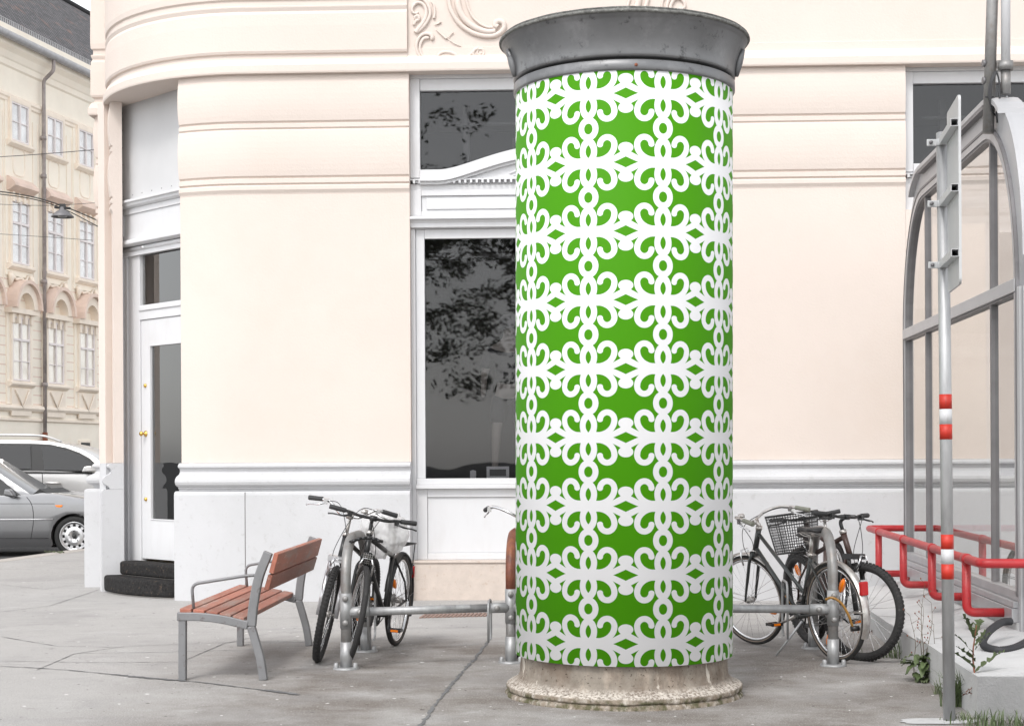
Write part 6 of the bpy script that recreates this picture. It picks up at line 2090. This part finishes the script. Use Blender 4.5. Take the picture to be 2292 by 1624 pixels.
# ------------------------------------------------------------------ weeds
def blade(mb, base, d, h, wd, bend, n=5):
    side = Vector((-d.y, d.x, 0)).normalized()
    L_, R_ = [], []
    for k in range(n + 1):
        t = k / n
        c = base + Vector((0, 0, h * (t - .35 * bend * t * t))) + d * (h * bend * t * t)
        ww = wd * (1 - t) ** .7 * (.6 + .8 * t if t < .4 else 1)
        L_.append(c - side * ww); R_.append(c + side * ww)
    mb.add(L_ + R_, [(i, i + 1, n + 1 + i + 1, n + 1 + i) for i in range(n)], True)

def grass_tuft(px, py, label, n=45, h=.16, spread=.08, mat='leaf'):
    b0 = G(px, py)
    m = MB()
    for _ in range(n):
        a = random.uniform(0, 2 * math.pi)
        p = b0 + Vector((random.gauss(0, spread), random.gauss(0, spread * .5), 0))
        blade(m, p, Vector((math.cos(a), math.sin(a), 0)), h * random.uniform(.4, 1.1), random.uniform(.003, .006), random.uniform(.2, .9))
    o = m.build('grass_tuft', mat, recalc=False); tag(o, label, 'grass tuft', 'weeds along the foot of the plinth')
    return o

def lobed_leaf(mb, base, d, L, W, lift, droop, lobes=4, seedv=0):
    """flat lobed leaf made of strips, d horizontal direction"""
    side = Vector((-d.y, d.x, 0)).normalized()
    n = 14
    C, A_l, B_l = [], [], []
    for k in range(n + 1):
        t = k / n
        c = base + d * (L * t) + Vector((0, 0, L * (lift * t - droop * t * t)))
        ww = W * (math.sin(math.pi * min(1, t * .96 + .04)) ** .7) * (.62 + .38 * (1 if (k * lobes // n + k) % 2 else -.55)) if lobes else W * math.sin(math.pi * (t * .94 + .05)) ** .8
        cup = Vector((0, 0, .25 * ww + .01 * random.uniform(-1, 1)))
        C.append(c); A_l.append(c - side * ww + cup); B_l.append(c + side * ww + cup)
    m1 = n + 1
    mb.add(A_l + C + B_l, [(i, i + 1, m1 + i + 1, m1 + i) for i in range(n)] + [(m1 + i, m1 + i + 1, 2 * m1 + i + 1, 2 * m1 + i) for i in range(n)], True)

def dock(px, py, label):
    b0 = G(px, py)
    rt = root('weed', b0, label, 'weed', 'weeds along the foot of the plinth')
    m = MB()
    for k in range(22):
        a = random.uniform(-.4, math.pi + .4) + math.pi
        d = Vector((math.cos(a), math.sin(a) * .7, 0)).normalized()
        lobed_leaf(m, b0 + Vector((random.uniform(-.02, .03), random.uniform(-.02, .02), random.uniform(.0, .16))), d, random.uniform(.08, .17), random.uniform(.022, .04), random.uniform(.3, 1.0), random.uniform(.4, 1.0), 0)
    m.build('leaf', 'leaf', rt, recalc=False)
    m = MB()
    for k in range(6):
        a = random.uniform(0, 6.28); d = Vector((math.cos(a), math.sin(a), 0))
        lobed_leaf(m, b0 + Vector((.02, 0, .01)), d, random.uniform(.08, .14), .03, .15, .2, 0)
    m.build('basal_leaf', 'leaf_pale', rt, recalc=False)
    m = MB()
    m2 = MB()
    for (dx0, hh, lean_) in ((.0, .62, .02), (.03, .50, .04), (-.03, .42, -.03), (.045, .36, .05), (.015, .47, -.01)):
        pts = [b0 + Vector((dx0 + lean_ * t + .012 * math.sin(t * 7 + dx0 * 90), 0, hh * t)) for t in [k / 8 for k in range(9)]]
        m.tube(pts, [.0035 - .0025 * k / 8 for k in range(9)], 5)
        for k in range(3, 9):
            s_ = random.choice((-1, 1))
            e = pts[k] + Vector((s_ * random.uniform(.02, .06), random.uniform(-.02, .02), random.uniform(.005, .04)))
            m.tube([pts[k], e], .0012, 4)
            m2.lathe([(0, .012), (.005, .006), (.003, 0), (0, -.002)], 6, Matrix.Translation(e))
    m.build('stem', 'stem', rt); m2.build('seed_head', 'stem_red', rt)

def thistle(px, py, label):
    b0 = G(px, py)
    rt = root('weed', b0, label, 'weed', 'weeds along the foot of the plinth')
    m = MB(); pts = [b0 + Vector((.012 * math.sin(k * .9), 0, .50 * k / 8)) for k in range(9)]
    m.tube(pts, [.007 - .004 * k / 8 for k in range(9)], 6); m.build('stem', 'stem_red', rt)
    m = MB()
    specs = [(-1, .26, .17, .85), (1, .24, .17, .9), (-1, .33, .14, 1.4), (1, .36, .12, 1.5), (-.3, .42, .15, 2.6), (.25, .44, .10, 2.5), (-1, .30, .12, 1.0), (.4, .38, .1, 1.8)]
    for (sx, z, L_, lf) in specs:
        d = Vector((sx, -.35 * random.uniform(-1, 1), 0)).normalized()
        q = lf
        lobed_leaf(m, b0 + Vector((0, 0, z)), d, L_ / math.sqrt(1 + q * q) * 1.35, .048, q, .25 * q, 5)
    m.build('leaf', 'leaf', rt, recalc=False)
    m = MB()
    for k in range(7):
        sx = random.choice((-1, 1)); d = Vector((sx, random.uniform(-.5, .5), 0)).normalized()
        lobed_leaf(m, b0 + Vector((0, 0, random.uniform(.04, .2))), d, random.uniform(.05, .09), .01, random.uniform(-.3, .8), .6, 4)
    m.build('withered_leaf', 'leaf_dry', rt, recalc=False)
dock(2062, 1523, 'leafy dock weed with thin seed stalks growing where pavement meets plinth')
thistle(2183, 1600, 'tall thistle weed with jagged leaves right of the striped sign pole')
grass_tuft(2005, 1472, 'dark grass clump behind the big knobbly bicycle tyre', 60, .17, .07)
grass_tuft(1975, 1466, 'low grass spreading under the knobbly bicycle tyre', 40, .08, .09)
grass_tuft(2146, 1580, 'bushy grass tuft at the plinth foot just right of the sign pole', 220, .26, .045, 'leaf')
grass_tuft(2102, 1552, 'small weed tuft at the plinth foot left of the sign pole', 26, .09, .03, 'leaf_pale')
grass_tuft(2225, 1625, 'low grass at the bottom right corner below the thistle', 130, .11, .10, 'leaf')
grass_tuft(2165, 1612, 'low pale grass between the sign pole and the thistle', 40, .06, .05, 'leaf_pale')
grass_tuft(1940, 1416, 'tiny weeds at the plinth edge seen through the bicycle wheel', 30, .04, .06, 'leaf_dry')
# street trees on the near side of the square (mirrored in the shop glass)
def street_tree(x, y, h, label):
    rt = root('street_tree', Vector((x, y, 0)), label, 'tree', 'street trees behind the viewpoint')
    m = MB(); b0 = Vector((x, y, -.05))
    m.tube([b0, b0 + Vector((.05, 0, h * .25)), b0 + Vector((0, .1, h * .5)), b0 + Vector((.1, 0, h * .8))], [.2, .16, .12, .05], 10)
    tips = []
    for k in range(9):
        a = k * 2.4; p = b0 + Vector((0, 0, h * (.3 + .05 * k)))
        e = p + Vector((math.cos(a) * h * .22, math.sin(a) * h * .22, h * .16)); tips.append(e)
        m.tube([p, (p + e) / 2 + Vector((0, 0, .15)), e], [.07, .05, .02], 6)
    m.build('trunk', 'stem', rt)
    m = MB()
    clumps = []
    for k in range(330):
        c = random.choice(tips) if random.random() < .7 else b0 + Vector((0, 0, h * .68))
        v = Vector((random.gauss(0, 1), random.gauss(0, 1), random.gauss(0, .8)))
        clumps.append((c + v.normalized() * (random.random() ** .45) * h * random.choice((.15, .24, .33)), random.uniform(.2, .5)))
    for k in range(16000):
        c, cr_ = random.choice(clumps)
        v = Vector((random.gauss(0, cr_ * .7), random.gauss(0, cr_ * .7), random.gauss(0, cr_ * .4)))
        p = c + v; d = Vector((random.uniform(-1, 1), random.uniform(-1, 1), random.uniform(-.6, .6))).normalized(); q = d.orthogonal().normalized()
        l = random.uniform(.06, .11)
        m.add([p - d * l, p + q * l * .5, p + d * l, p - q * l * .5], [(0, 1, 2, 3)])
    m.build('crown', 'tree_leaf', rt, recalc=False)
street_tree(-7.6, -13.5, 10.5, 'leafy street tree mirrored dark in the left part of the shop glass')
street_tree(-0.2, -15.0, 11.5, 'taller leafy street tree mirrored beside the column in the shop glass')
# leaf litter at the kerb
m = MB()
for _ in range(26):
    a = random.uniform(0, 6.28); g_ = G(random.uniform(102, 140), random.uniform(1233, 1238)) + Vector((0, 0, .008))
    lobed_leaf(m, g_, Vector((math.cos(a), math.sin(a), 0)), random.uniform(.03, .08), .014, .2, .3, 0)
tag(m.build('leaf_litter', 'leaf_pale', recalc=False), 'small heap of green leaves lying on the kerb before the grey car', 'leaves')
# whitish cement patch round the sign foot
m = MB()
pts = []
for k in range(28):
    a = 2 * math.pi * k / 28
    rr_ = 1 + .35 * noise.noise(Vector((math.cos(a) * 2, math.sin(a) * 2, 5)))
    pts.append((sb_.x - .06 + .22 * rr_ * math.cos(a), sb_.y - .03 + .10 * rr_ * math.sin(a), .0045))
m.add(pts, [list(range(28))])
m.build('cement_patch', 'cement', pav)
for o in bpy.data.objects:
    if '_local' in o: del o['_local']
